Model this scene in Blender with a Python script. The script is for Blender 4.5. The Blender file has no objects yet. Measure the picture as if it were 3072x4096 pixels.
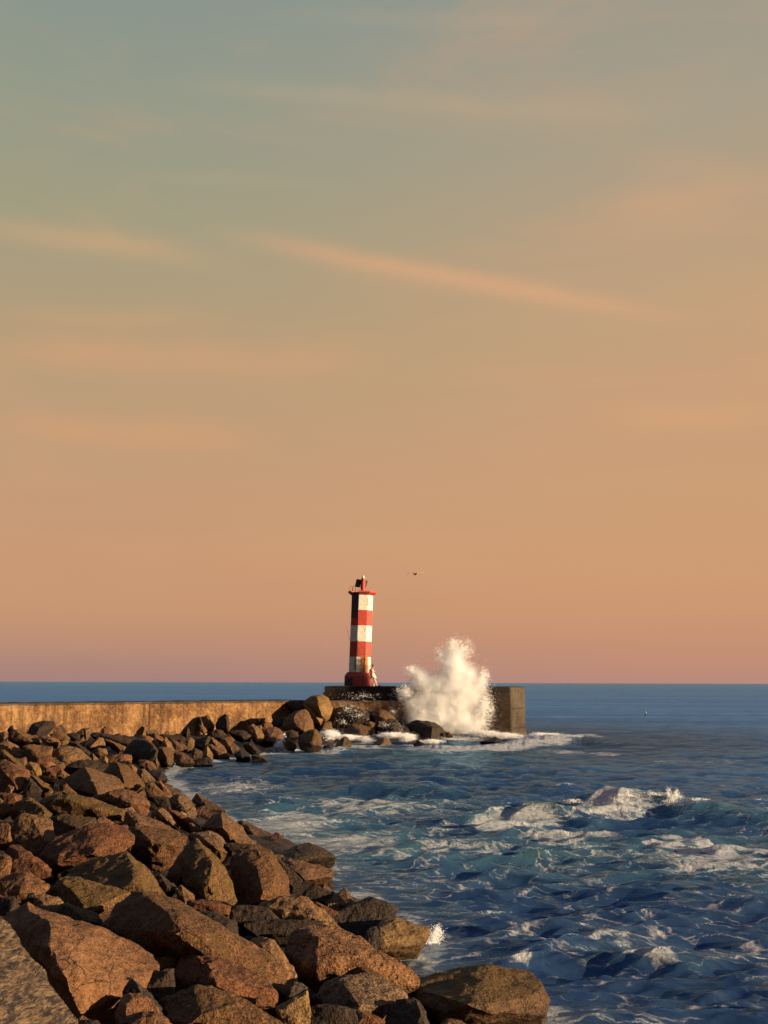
import bpy, bmesh, math, random
import numpy as np
from mathutils import Vector, Matrix
random.seed(7)
rng = np.random.default_rng(11)
sc = bpy.context.scene
COL = sc.collection
# ---------------------------------------------------------------- camera
F = 4000.0
CAMZ = 4.1
PITCH = math.atan((2730 - 2048) / F)
ROLL = math.radians(0.17)
Fv = np.array([0, math.cos(PITCH), math.sin(PITCH)])
U0 = np.array([0, -math.sin(PITCH), math.cos(PITCH)])
R0 = np.array([1.0, 0, 0])
Rv = R0 * math.cos(ROLL) + U0 * math.sin(ROLL)
Uv = U0 * math.cos(ROLL) - R0 * math.sin(ROLL)
CAM = np.array([0, 0, CAMZ])

def ray(px, py):
    v = Fv + Rv * ((px - 1536) / F) - Uv * ((py - 2048) / F)
    return v / v[1]

def at(px, py, d):                       # point seen at a pixel, d metres forward
    return CAM + ray(px, py) * d

def on_z(px, py, z=0.0):                 # point seen at a pixel on a level
    r = ray(px, py)
    t = (z - CAMZ) / r[2]
    return CAM + r * t

cd = bpy.data.cameras.new('camera')
cd.sensor_fit = 'VERTICAL'
cd.sensor_height = 36
cd.lens = 36 * F / 4096
cd.clip_end = 60000
cam = bpy.data.objects.new('camera', cd)
COL.objects.link(cam)
M = Matrix((Rv, Uv, -Fv)).transposed().to_4x4()
M.translation = CAM
cam.matrix_world = M
sc.camera = cam

# ---------------------------------------------------------------- helpers
def tag(o, label=None, cat=None, group=None, kind=None):
    if label: o['label'] = label
    if cat: o['category'] = cat
    if group: o['group'] = group
    if kind: o['kind'] = kind
    return o

def mesh_obj(name, verts, faces, mats, parent=None, smooth=False, midx=None):
    me = bpy.data.meshes.new(name)
    me.from_pydata([tuple(v) for v in verts], [], faces)
    for m in (mats if isinstance(mats, (list, tuple)) else [mats]):
        me.materials.append(m)
    if midx is not None:
        me.polygons.foreach_set('material_index', midx)
    me.polygons.foreach_set('use_smooth', [smooth] * len(me.polygons))
    me.update()
    o = bpy.data.objects.new(name, me)
    COL.objects.link(o)
    if parent: o.parent = parent
    return o

def bm_obj(name, bm, mat, parent=None, smooth=False):
    me = bpy.data.meshes.new(name)
    bm.normal_update()
    bm.to_mesh(me); bm.free()
    for m in (mat if isinstance(mat, (list, tuple)) else [mat]):
        me.materials.append(m)
    me.polygons.foreach_set('use_smooth', [smooth] * len(me.polygons))
    o = bpy.data.objects.new(name, me)
    COL.objects.link(o)
    if parent: o.parent = parent
    return o

def empty(name, loc, rot=(0, 0, 0)):
    o = bpy.data.objects.new(name, None)
    o.location = loc; o.rotation_euler = rot
    COL.objects.link(o)
    return o

def grid_mesh(name, P, mat, smooth=True, attrs=None):   # P: (n,m,3)
    n, m = P.shape[:2]
    me = bpy.data.meshes.new(name)
    idx = np.arange(n * m).reshape(n, m)
    q = np.stack([idx[:-1, :-1], idx[:-1, 1:], idx[1:, 1:], idx[1:, :-1]], -1).reshape(-1, 4)
    me.vertices.add(n * m)
    me.vertices.foreach_set('co', P.reshape(-1).astype(np.float32))
    me.loops.add(q.size)
    me.loops.foreach_set('vertex_index', q.reshape(-1).astype(np.int32))
    me.polygons.add(len(q))
    me.polygons.foreach_set('loop_start', (np.arange(len(q)) * 4).astype(np.int32))
    me.polygons.foreach_set('use_smooth', np.full(len(q), smooth))
    me.materials.append(mat)
    me.update(calc_edges=True)
    for k, a in (attrs or {}).items():
        at_ = me.attributes.new(k, 'FLOAT', 'POINT')
        at_.data.foreach_set('value', a.reshape(-1).astype(np.float32))
    o = bpy.data.objects.new(name, me)
    COL.objects.link(o)
    return o

def _h(ix, iy, iz, s):
    n = (ix * 374761393 + iy * 668265263 + iz * 2147483647 + s * 1274126177) & 0xffffffff
    n = ((n ^ (n >> 13)) * 1274126177) & 0xffffffff
    n = ((n ^ (n >> 16)) * 2246822519) & 0xffffffff
    return (n ^ (n >> 15)) & 0xffffffff

def noise3(p, s=0):                      # gradient noise, about -1..1
    p = np.asarray(p, float)
    i = np.floor(p).astype(np.int64); f = p - i
    u = f * f * f * (f * (f * 6 - 15) + 10)
    out = 0
    for dx in (0, 1):
        wx = u[..., 0] if dx else 1 - u[..., 0]
        for dy in (0, 1):
            wy = u[..., 1] if dy else 1 - u[..., 1]
            for dz in (0, 1):
                wz = u[..., 2] if dz else 1 - u[..., 2]
                h = _h(i[..., 0] + dx, i[..., 1] + dy, i[..., 2] + dz, s)
                gx = ((h & 255) / 127.5 - 1); gy = (((h >> 8) & 255) / 127.5 - 1); gz = (((h >> 16) & 255) / 127.5 - 1)
                out = out + wx * wy * wz * (gx * (f[..., 0] - dx) + gy * (f[..., 1] - dy) + gz * (f[..., 2] - dz))
    return out * 1.3

def fbm(p, oct=4, s=0, lac=2.0, gain=0.5):
    p = np.asarray(p, float); a = 1.0; r = 0; 
    for o in range(oct):
        r = r + a * noise3(p, s + o * 17); p = p * lac + 3.7; a *= gain
    return r

def smooth(a, b, x):
    t = np.clip((x - a) / (b - a), 0, 1)
    return t * t * (3 - 2 * t)

def lin(r, g, b):
    def c(v):
        v /= 255
        return v / 12.92 if v <= 0.04045 else ((v + 0.055) / 1.055) ** 2.4
    return (c(r), c(g), c(b), 1)

# ---------------------------------------------------------------- node helpers
class N:
    def __init__(s, tree):
        s.t = tree; s.n = tree.nodes; s.l = tree.links
    def new(s, typ, **kw):
        n = s.n.new(typ)
        for k, v in kw.items():
            if k.startswith('i_'):
                n.inputs[k[2:].replace('_', ' ')].default_value = v
            else:
                setattr(n, k, v)
        return n
    def link(s, a, b): s.l.new(a, b)
    def math(s, op, a, b=None, c=None, clamp=False):
        n = s.n.new('ShaderNodeMath'); n.operation = op; n.use_clamp = clamp
        for i, v in enumerate((a, b, c)):
            if v is None: continue
            if isinstance(v, (int, float)): n.inputs[i].default_value = v
            else: s.link(v, n.inputs[i])
        return n.outputs[0]
    def mix(s, fac, a, b, blend='MIX'):
        n = s.n.new('ShaderNodeMix'); n.data_type = 'RGBA'; n.blend_type = blend
        for i, v in ((0, fac), (6, a), (7, b)):
            if isinstance(v, (int, float)): n.inputs[i].default_value = v
            elif isinstance(v, tuple): n.inputs[i].default_value = v if len(v) == 4 else v + (1,)
            else: s.link(v, n.inputs[i])
        return n.outputs[2]
    def noise(s, vec, scale, detail=4, rough=0.55, dist=0.0):
        n = s.n.new('ShaderNodeTexNoise')
        n.inputs['Scale'].default_value = scale; n.inputs['Detail'].default_value = detail
        n.inputs['Roughness'].default_value = rough; n.inputs['Distortion'].default_value = dist
        if vec is not None: s.link(vec, n.inputs['Vector'])
        return n.outputs['Fac']
    def ramp(s, fac, stops, interp='LINEAR'):
        n = s.n.new('ShaderNodeValToRGB'); n.color_ramp.interpolation = interp
        e = n.color_ramp.elements
        while len(e) < len(stops): e.new(0.5)
        for el, (p, c) in zip(e, stops):
            el.position = p
            el.color = (c, c, c, 1) if isinstance(c, (int, float)) else (c if len(c) == 4 else tuple(c) + (1,))
        s.link(fac, n.inputs[0])
        return n.outputs[0]
    def maprange(s, v, a, b, c=0.0, d=1.0, smooth=False):
        n = s.n.new('ShaderNodeMapRange'); n.clamp = True
        if smooth: n.interpolation_type = 'SMOOTHSTEP'
        s.link(v, n.inputs[0])
        for i, x in enumerate((a, b, c, d)): n.inputs[i + 1].default_value = x
        return n.outputs[0]
    def mapping(s, vec, scale=(1, 1, 1), rot=(0, 0, 0), loc=(0, 0, 0)):
        n = s.n.new('ShaderNodeMapping'); n.inputs['Scale'].default_value = scale
        n.inputs['Rotation'].default_value = rot; n.inputs['Location'].default_value = loc
        s.link(vec, n.inputs['Vector'])
        return n.outputs[0]
    def vmath(s, op, a, b=None):
        n = s.n.new('ShaderNodeVectorMath'); n.operation = op
        s.link(a, n.inputs[0])
        if b is not None:
            if isinstance(b, tuple): n.inputs[1].default_value = b
            else: s.link(b, n.inputs[1])
        return n

def new_mat(name):
    m = bpy.data.materials.new(name); m.use_nodes = True
    m.node_tree.nodes.clear()
    k = N(m.node_tree)
    out = k.new('ShaderNodeOutputMaterial')
    b = k.new('ShaderNodeBsdfPrincipled')
    k.link(b.outputs[0], out.inputs[0])
    return m, k, b, out

def bump(k, b, h, strength, dist):
    n = k.new('ShaderNodeBump'); n.inputs['Strength'].default_value = strength
    n.inputs['Distance'].default_value = dist
    k.link(h, n.inputs['Height']); k.link(n.outputs[0], b.inputs['Normal'])
    return n

def flat_mat(name, col, rough=0.6, var=0.25, scale=6.0, metal=0.0):
    m, k, b, _ = new_mat(name)
    tc = k.new('ShaderNodeTexCoord').outputs['Object']
    f = k.noise(tc, scale, 5, 0.6)
    lo = tuple(c * (1 - var) for c in col); hi = tuple(min(1, c * (1 + var)) for c in col)
    k.link(k.ramp(f, [(0.3, lo), (0.7, hi)]), b.inputs['Base Color'])
    b.inputs['Roughness'].default_value = rough
    b.inputs['Metallic'].default_value = metal
    return m

# ---------------------------------------------------------------- light and sky
SAZ, SEL = math.radians(69), math.radians(9.5)      # azimuth from "behind the camera" to the right
SUN = Vector((math.sin(SAZ) * math.cos(SEL), -math.cos(SAZ) * math.cos(SEL), math.sin(SEL)))
sd = bpy.data.lights.new('sun', 'SUN'); sd.energy = 5.0; sd.angle = math.radians(0.5); sd.color = (1.0, 0.73, 0.44)
so = bpy.data.objects.new('sun', sd); COL.objects.link(so)
so.rotation_euler = SUN.to_track_quat('Z', 'Y').to_euler()
so.location = (40, -30, 60)

w = bpy.data.worlds.new('World'); sc.world = w; w.use_nodes = True
w.node_tree.nodes.clear()
k = N(w.node_tree)
wout = k.new('ShaderNodeOutputWorld')
sky = k.new('ShaderNodeTexSky'); sky.sky_type = 'NISHITA'; sky.sun_disc = False
sky.sun_elevation = SEL
sky.sun_rotation = math.atan2(SUN.x, SUN.y)
bg1 = k.new('ShaderNodeBackground'); bg1.inputs[1].default_value = 0.002
k.link(sky.outputs[0], bg1.inputs[0])
gen = k.new('ShaderNodeTexCoord').outputs['Generated']
sep = k.new('ShaderNodeSeparateXYZ'); k.link(gen, sep.inputs[0])
def el_s(py):
    r = ray(1536, py); r = r / np.linalg.norm(r); return float(r[2])
SKYL = [(2731, (166, 130, 127)), (2660, (175, 134, 121)), (2560, (190, 141, 115)), (2440, (200, 148, 112)), (2250, (202, 151, 113)), (2000, (198, 155, 116)), (1650, (191, 157, 120)), (1300, (178, 157, 122)), (950, (164, 158, 128)), (500, (150, 155, 136)), (0, (137, 150, 142))]
SKYR = [(2731, (186, 139, 126)), (2660, (194, 142, 119)), (2560, (200, 145, 116)), (2440, (206, 151, 114)), (2250, (208, 156, 114)), (2000, (206, 159, 117)), (1650, (201, 160, 121)), (1300, (197, 162, 124)), (950, (184, 160, 130)), (500, (170, 159, 137)), (0, (152, 153, 141))]
def sky_ramp(stops):
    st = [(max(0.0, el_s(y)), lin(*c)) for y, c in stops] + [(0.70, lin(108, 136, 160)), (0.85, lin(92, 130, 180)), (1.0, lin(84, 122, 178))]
    return k.ramp(sep.outputs[2], st)
sc_fac = k.maprange(sep.outputs[0], -0.34, 0.34, smooth=True)
base = k.mix(sc_fac, sky_ramp(SKYL), sky_ramp(SKYR))
# thin cloud: stretched noise over the sky dome plus a few drawn-out wisps
mp = k.mapping(gen, scale=(2.2, 2.2, 9.0), rot=(0, math.radians(9), 0))
nz = k.noise(mp, 1.3, 6, 0.55, 0.6)
cl = k.maprange(nz, 0.46, 0.78, smooth=True)
cl = k.math('MULTIPLY', cl, k.maprange(sep.outputs[2], 0.02, 0.2))
base = k.mix(k.math('MULTIPLY', cl, 0.42), base, lin(214, 164, 120))
def wisp(p0, p1, width, strength, fade, col, seed):
    a = ray(*p0); b_ = ray(*p1); a /= np.linalg.norm(a); b_ /= np.linalg.norm(b_)
    n_ = np.cross(a, b_); n_ /= np.linalg.norm(n_)
    t_ = b_ - a; L = np.linalg.norm(t_); t_ /= L
    wob = k.noise(k.mapping(gen, loc=(seed, 0, 0)), 5.0, 5, 0.6)
    d = k.vmath('DOT_PRODUCT', gen, tuple(n_)).outputs['Value']
    d = k.math('ADD', d, k.math('MULTIPLY', k.math('SUBTRACT', wob, 0.5), width * 2.2))
    s_ = k.vmath('DOT_PRODUCT', gen, tuple(t_)).outputs['Value']
    s0, s1 = float(np.dot(a, t_)), float(np.dot(b_, t_))
    m_ = k.math('MULTIPLY', k.maprange(s_, s0, s0 + fade, smooth=True), k.maprange(s_, s1, s1 - fade, smooth=True))
    q = k.math('DIVIDE', d, width)
    g = k.math('EXPONENT', k.math('MULTIPLY', k.math('MULTIPLY', q, q), -1.0))
    g = k.math('MULTIPLY', g, m_)
    g = k.math('MULTIPLY', g, k.maprange(wob, 0.25, 0.7, 0.45, 1.0))
    return k.math('MULTIPLY', g, strength), col
for args in [((700, 900), (2950, 1325), 0.0100, 0.82, 0.20, lin(224, 170, 126), 3.1),
             ((-500, 850), (1150, 1075), 0.012, 0.55, 0.2, lin(222, 172, 124), 7.7),
             ((500, 320), (2900, 480), 0.009, 0.38, 0.16, lin(192, 172, 140), 1.7), ((300, 690), (1500, 760), 0.006, 0.2, 0.12, lin(186, 168, 134), 8.8), ((900, 60), (2600, 90), 0.007, 0.22, 0.15, lin(176, 168, 146), 2.9),
             ((2150, 930), (3300, 700), 0.022, 0.52, 0.16, lin(222, 168, 126), 5.2),
             ((2300, 580), (3300, 760), 0.014, 0.3, 0.1, lin(206, 166, 128), 9.2),
             ((-300, 1400), (1700, 1420), 0.020, 0.6, 0.15, lin(222, 164, 116), 2.2), ((-300, 1240), (1100, 1290), 0.010, 0.4, 0.15, lin(216, 166, 120), 12.2),
             ((-200, 1700), (1200, 1760), 0.014, 0.5, 0.12, lin(224, 164, 112), 6.2),
             ((2200, 1690), (3400, 1650), 0.014, 0.55, 0.14, lin(226, 168, 118), 4.4)]:
    g, c_ = wisp(*args)
    base = k.mix(g, base, c_)
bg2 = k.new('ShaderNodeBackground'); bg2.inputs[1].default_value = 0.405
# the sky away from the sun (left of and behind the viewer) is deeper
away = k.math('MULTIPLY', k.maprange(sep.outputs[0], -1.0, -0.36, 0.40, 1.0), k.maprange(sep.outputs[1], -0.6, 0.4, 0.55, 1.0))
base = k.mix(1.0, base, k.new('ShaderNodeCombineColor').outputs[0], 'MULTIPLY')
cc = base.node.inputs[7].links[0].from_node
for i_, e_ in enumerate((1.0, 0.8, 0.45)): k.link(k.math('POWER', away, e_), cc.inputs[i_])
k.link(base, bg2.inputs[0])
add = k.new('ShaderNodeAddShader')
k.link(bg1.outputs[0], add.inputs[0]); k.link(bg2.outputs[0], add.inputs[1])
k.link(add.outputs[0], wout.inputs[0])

sc.view_settings.view_transform = 'Standard'
sc.view_settings.look = 'None'
sc.view_settings.exposure = 1.25
sc.view_settings.gamma = 1
sc.cycles.max_bounces = 20
sc.cycles.diffuse_bounces = 18
sc.cycles.glossy_bounces = 3
sc.cycles.use_denoising = True
sc.cycles.sample_clamp_indirect = 6
sc.cycles.sample_clamp_direct = 6
sc.cycles.transmission_bounces = 2
sc.cycles.caustics_reflective = False
sc.cycles.caustics_refractive = False
# ================================================================ materials: stone
def rock_mat(name, dark, mid, light, speck=0.5, moss=0.0, mosscol=(0.14, 0.074, 0.018), pits=0.0, gscale=1.0):
    if sum(mid) > 0.2: dark, mid, light = [tuple((0.62 * x + 0.38 * y) for x, y in zip(c, r)) for c, r in zip((dark, mid, light), ((0.075, 0.04, 0.022), (0.19, 0.105, 0.055), (0.31, 0.185, 0.1)))]
    dark, mid, light = [(c[0] * 0.44, c[1] * 0.355, c[2] * 0.255) for c in (dark, mid, light)]; mosscol = tuple(x * 0.5 for x in mosscol)
    m, k, b, _ = new_mat(name)
    tc = k.new('ShaderNodeTexCoord').outputs['Object']
    oi = k.new('ShaderNodeObjectInfo')
    off = k.vmath('SCALE', oi.outputs['Location']); off.inputs['Scale'].default_value = 3.17
    v = k.vmath('ADD', tc, off.outputs[0]).outputs[0]
    big = k.noise(v, 1.6 * gscale, 5, 0.6, 0.4)
    med = k.noise(v, 9 * gscale, 5, 0.65)
    fine = k.noise(v, 42 * gscale, 3, 0.7)
    mot = k.math('ADD', k.math('MULTIPLY', big, 0.5), k.math('MULTIPLY', med, 0.5))
    col = k.ramp(mot, [(0.40, dark), (0.5, mid), (0.61, light)])
    # crystals and lichen freckles
    sp = k.maprange(fine, 0.5, 0.62)
    col = k.mix(k.math('MULTIPLY', sp, speck * 0.8), col, tuple(min(1, c * 1.7 + 0.02) for c in light))
    dk = k.maprange(fine, 0.47, 0.36)
    col = k.mix(k.math('MULTIPLY', dk, min(1, speck * 1.2)), col, tuple(c * 0.22 for c in dark))
    # hairline fractures
    wv_ = k.new('ShaderNodeTexNoise'); wv_.inputs['Scale'].default_value = 2.2; wv_.inputs['Detail'].default_value = 4; k.link(v, wv_.inputs['Vector'])
    ws_ = k.vmath('SCALE', wv_.outputs['Color']); ws_.inputs['Scale'].default_value = 0.55
    vc = k.new('ShaderNodeTexVoronoi'); vc.feature = 'DISTANCE_TO_EDGE'; vc.inputs['Scale'].default_value = 1.7 * gscale
    k.link(k.vmath('ADD', v, ws_.outputs[0]).outputs[0], vc.inputs['Vector'])
    crk = k.math('MULTIPLY', k.maprange(vc.outputs['Distance'], 0.016, 0.003), k.maprange(big, 0.45, 0.6))
    col = k.mix(k.math('MULTIPLY', crk, 0.45), col, tuple(c * 0.15 for c in dark))
    # rust patches
    ru = k.maprange(k.noise(v, 2.3 * gscale, 4, 0.6, 0.8), 0.55, 0.72)
    col = k.mix(k.math('MULTIPLY', ru, 0.4), col, (mid[0] * 1.0, mid[1] * 0.7, mid[2] * 0.52))
    if moss:
        geo = k.new('ShaderNodeNewGeometry')
        sz = k.new('ShaderNodeSeparateXYZ'); k.link(geo.outputs['Normal'], sz.inputs[0])
        f = k.math('ADD', k.noise(v, 6 * gscale, 5, 0.7), k.math('MULTIPLY', sz.outputs[2], 0.12))
        f = k.maprange(f, 0.62 - 0.2 * moss, 0.72 - 0.2 * moss)
        mc = k.ramp(fine, [(0.35, tuple(c * 0.35 for c in mosscol)), (0.6, mosscol), (0.75, tuple(c * 1.6 for c in mosscol))])
        col = k.mix(f, col, mc)
    # tide band: dark and wet close to the water
    geo2 = k.new('ShaderNodeNewGeometry')
    pz = k.new('ShaderNodeSeparateXYZ'); k.link(geo2.outputs['Position'], pz.inputs[0])
    wet = k.maprange(k.math('ADD', pz.outputs[2], k.math('MULTIPLY', k.math('SUBTRACT', big, 0.5), 0.8)), 0.8, 0.3)
    col = k.mix(k.math('MULTIPLY', wet, 0.62), col, tuple(c * 0.4 for c in dark))
    k.link(col, b.inputs['Base Color'])
    k.link(k.maprange(wet, 0, 1, 0.88, 0.42), b.inputs['Roughness'])
    b.inputs['Specular IOR Level'].default_value = 0.28
    h = k.math('SUBTRACT', k.math('ADD', k.math('MULTIPLY', med, 0.55), k.math('MULTIPLY', fine, 0.28)), k.math('MULTIPLY', crk, 0.22))
    vo = k.new('ShaderNodeTexVoronoi'); vo.inputs['Scale'].default_value = 15 * gscale; k.link(v, vo.inputs['Vector'])
    h = k.math('ADD', h, k.math('MULTIPLY', vo.outputs['Distance'], 0.22))
    if pits:
        v2 = k.new('ShaderNodeTexVoronoi'); v2.inputs['Scale'].default_value = 3.4; v2.inputs['Randomness'].default_value = 1
        k.link(k.vmath('ADD', v, k.vmath('SCALE', v).outputs[0]).outputs[0], v2.inputs['Vector'])
        pt = k.maprange(v2.outputs['Distance'], 0.10, 0.2)
        h = k.math('ADD', h, k.math('MULTIPLY', pt, 1.1 * pits))
    bump(k, b, h, 1.0, 0.085)
    return m

def strata_mat(name):
    m, k, b, _ = new_mat(name)
    tc = k.new('ShaderNodeTexCoord').outputs['Object']
    v = k.mapping(tc, scale=(8, 8, 48), rot=(0, math.radians(6), 0))
    a = k.noise(v, 1.0, 8, 0.72, 0.6); c = k.noise(tc, 30, 4, 0.7); d = k.noise(tc, 3, 4, 0.6)
    f = k.math('ADD', k.math('MULTIPLY', a, 0.75), k.math('MULTIPLY', c, 0.25))
    col = k.ramp(f, [(0.43, (0.008, 0.006, 0.006)), (0.475, (0.045, 0.026, 0.017)), (0.515, (0.13, 0.078, 0.044)), (0.58, (0.27, 0.18, 0.09))])
    col = k.mix(k.math('MULTIPLY', k.maprange(d, 0.5, 0.68), 0.5), col, (0.13, 0.07, 0.045, 1))
    k.link(col, b.inputs['Base Color']); b.inputs['Roughness'].default_value = 0.85
    bump(k, b, f, 1.0, 0.16)
    return m

RM = {
 'strata': strata_mat('stone_grained'),
 'brown': rock_mat('stone_brown', (0.085, 0.056, 0.035), (0.20, 0.125, 0.07), (0.32, 0.21, 0.12)),
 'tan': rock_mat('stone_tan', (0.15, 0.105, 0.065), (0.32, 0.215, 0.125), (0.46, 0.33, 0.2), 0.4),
 'grey': rock_mat('stone_grey', (0.07, 0.058, 0.047), (0.19, 0.15, 0.11), (0.33, 0.27, 0.2), 0.75),
 'red': rock_mat('stone_red', (0.075, 0.032, 0.018), (0.19, 0.075, 0.035), (0.30, 0.14, 0.065), 0.45),
 'pink': rock_mat('stone_pink', (0.17, 0.095, 0.058), (0.32, 0.18, 0.105), (0.42, 0.26, 0.16), 0.35),
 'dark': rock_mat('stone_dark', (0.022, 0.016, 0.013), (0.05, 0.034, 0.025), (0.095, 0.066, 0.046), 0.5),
 'moss': rock_mat('stone_mossy', (0.035, 0.026, 0.017), (0.085, 0.06, 0.033), (0.16, 0.115, 0.06), 0.6, 0.55),
 'mossgold': rock_mat('stone_goldmoss', (0.042, 0.026, 0.016), (0.135, 0.078, 0.038), (0.25, 0.15, 0.075), 0.8, 0.5, (0.21, 0.122, 0.026)),
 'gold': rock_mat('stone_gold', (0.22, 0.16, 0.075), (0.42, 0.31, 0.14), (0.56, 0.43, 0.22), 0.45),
 'pit': rock_mat('stone_pitted', (0.09, 0.045, 0.024), (0.22, 0.115, 0.055), (0.34, 0.2, 0.1), 0.85, 0, pits=1.0),
 'kelp': rock_mat('stone_weedy', (0.06, 0.031, 0.017), (0.145, 0.072, 0.034), (0.24, 0.128, 0.06), 0.75, 0.4, (0.2, 0.1, 0.028)),
 'blue': rock_mat('stone_slate', (0.03, 0.03, 0.032), (0.065, 0.062, 0.062), (0.12, 0.112, 0.108), 0.5),
}

# concrete
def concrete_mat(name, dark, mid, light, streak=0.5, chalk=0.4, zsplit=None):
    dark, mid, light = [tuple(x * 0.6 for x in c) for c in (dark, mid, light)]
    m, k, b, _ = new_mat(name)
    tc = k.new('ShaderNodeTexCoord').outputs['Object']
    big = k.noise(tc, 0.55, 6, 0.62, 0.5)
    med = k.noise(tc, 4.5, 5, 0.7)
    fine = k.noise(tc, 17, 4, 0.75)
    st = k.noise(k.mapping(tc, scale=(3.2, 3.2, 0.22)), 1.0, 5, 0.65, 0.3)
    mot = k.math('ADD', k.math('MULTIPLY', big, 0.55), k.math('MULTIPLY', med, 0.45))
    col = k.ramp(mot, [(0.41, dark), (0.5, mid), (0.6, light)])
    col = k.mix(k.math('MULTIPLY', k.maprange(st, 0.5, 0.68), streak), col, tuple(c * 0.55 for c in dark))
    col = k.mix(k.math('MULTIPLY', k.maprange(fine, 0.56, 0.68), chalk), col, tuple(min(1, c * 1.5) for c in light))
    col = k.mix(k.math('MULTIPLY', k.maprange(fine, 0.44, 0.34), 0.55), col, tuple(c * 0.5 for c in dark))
    if zsplit:
        sz = k.new('ShaderNodeSeparateXYZ'); k.link(tc, sz.inputs[0])
        z = k.math('ADD', sz.outputs[2], k.math('MULTIPLY', k.math('SUBTRACT', st, 0.5), 1.2))
        col = k.mix(k.maprange(z, zsplit[0], zsplit[1]), zsplit[2], col)
    k.link(col, b.inputs['Base Color'])
    b.inputs['Roughness'].default_value = 0.85
    b.inputs['Specular IOR Level'].default_value = 0.25
    h = k.math('ADD', k.math('MULTIPLY', med, 0.6), k.math('MULTIPLY', fine, 0.5))
    bump(k, b, h, 0.8, 0.07)
    return m

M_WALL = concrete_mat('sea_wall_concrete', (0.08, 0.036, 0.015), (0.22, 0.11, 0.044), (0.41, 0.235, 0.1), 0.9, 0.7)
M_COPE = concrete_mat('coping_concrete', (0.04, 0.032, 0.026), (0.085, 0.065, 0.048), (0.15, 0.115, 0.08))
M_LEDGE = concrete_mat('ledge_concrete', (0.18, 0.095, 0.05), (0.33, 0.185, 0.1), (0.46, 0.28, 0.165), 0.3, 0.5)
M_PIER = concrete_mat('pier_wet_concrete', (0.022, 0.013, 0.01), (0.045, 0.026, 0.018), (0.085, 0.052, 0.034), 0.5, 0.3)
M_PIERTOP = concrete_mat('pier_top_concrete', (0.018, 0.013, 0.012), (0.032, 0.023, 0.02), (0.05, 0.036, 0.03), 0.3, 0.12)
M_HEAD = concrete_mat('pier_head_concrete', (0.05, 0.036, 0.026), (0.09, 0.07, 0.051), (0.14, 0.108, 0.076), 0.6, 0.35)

# ================================================================ sea wall
D_ = {}
ZW = 2.72
def ground_xy(px, py, z):
    p = on_z(px, py, z); return p
pL = on_z(-420, 2816.5, ZW); p0 = on_z(0, 2815.5, ZW); p1 = on_z(1190, 2801.5, ZW)
dirw = (p1 - p0); dirw[2] = 0; dirw /= np.linalg.norm(dirw)
pA = p0 - dirw * 14.0; pB = p1 + dirw * 1.2
def wall_strip(name, a, b_, z0, z1, mat, thick, nrm, nu, nv, amp, joints=(), seed=0, parent=None):
    L = np.linalg.norm(b_[:2] - a[:2]); d = (b_ - a) / L; d[2] = 0
    us = np.unique(np.concatenate([np.linspace(0, L, nu)] + [j + np.array([-0.09, -0.05, -0.02, 0.02, 0.05, 0.09]) for j in joints]))
    vs = np.linspace(z0, z1, nv)
    Ug, Vg = np.meshgrid(us, vs, indexing='ij')
    X = a[0] + d[0] * Ug; Y = a[1] + d[1] * Ug
    P = np.stack([X, Y, Vg], -1)
    n = fbm(np.stack([Ug * 0.5, Vg * 0.5, Ug * 0 + seed], -1), 5, seed) * amp + fbm(np.stack([Ug * 3, Vg * 3, Ug * 0 + seed], -1), 3, seed + 5) * amp * 0.5
    for ji, j in enumerate(joints):
        wob = 0.03 * noise3(np.stack([Vg * 2, Vg * 0 + j, Vg * 0], -1), 3)
        n = n - (0.075 if ji == 0 else 0.025) * np.exp(-((Ug - j + wob) / 0.045) ** 2)
    P[:, -1, 2] += 0.035 * fbm(np.stack([us * 1.3, us * 0 + seed, us * 0], -1), 4, seed + 2)
    edge = np.minimum(1, (z1 - Vg) / 0.12); n = n - 0.06 * (1 - edge) ** 2
    P[..., 0] += nrm[0] * n; P[..., 1] += nrm[1] * n
    # top and back
    top = P[:, -1:, :].copy(); rows = [P]
    for s in (0.15, 0.5, 1.0):
        t = top.copy(); t[..., 0] -= nrm[0] * thick * s; t[..., 1] -= nrm[1] * thick * s; t[..., 2] += 0.02 * noise3(t * 1.5, 4)[..., None][..., 0]
        rows.append(t)
    bk = rows[-1].copy(); bk[..., 2] = z0; rows.append(bk)
    P = np.concatenate(rows, 1)
    o = grid_mesh(name, P.transpose(1, 0, 2)[:, ::1], mat)
    if parent: o.parent = parent
    return o
nrmw = np.array([dirw[1], -dirw[0], 0])
Lw = np.linalg.norm((pB - pA)[:2])
def ualong(px):
    r = ray(px, 2830); # intersect vertical plane
    t = np.dot((pA - CAM)[:2], nrmw[:2]) / np.dot(r[:2], nrmw[:2])
    return float(np.dot((CAM + r * t - pA)[:2], dirw[:2]))
sea_wall = tag(empty('sea_wall', (float(p0[0]), float(p0[1]), 0)), 'long low concrete sea wall stained golden brown, running from the left up to the lighthouse pier', 'sea wall')
def reparent(o, par):
    o.parent = par; o.matrix_parent_inverse = Matrix.Translation(par.location).inverted()
body = wall_strip('wall_face', pA, pB, -0.5, ZW - 0.10, M_WALL, 4.0, nrmw, 420, 46, 0.05, [ualong(598), ualong(330), ualong(1035)], 3)
reparent(body, sea_wall)
cop = wall_strip('coping', pA + nrmw * 0.05, pB + nrmw * 0.05, ZW - 0.098, ZW, M_COPE, 4.1, nrmw, 420, 4, 0.09, [], 9)
reparent(cop, sea_wall)

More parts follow.
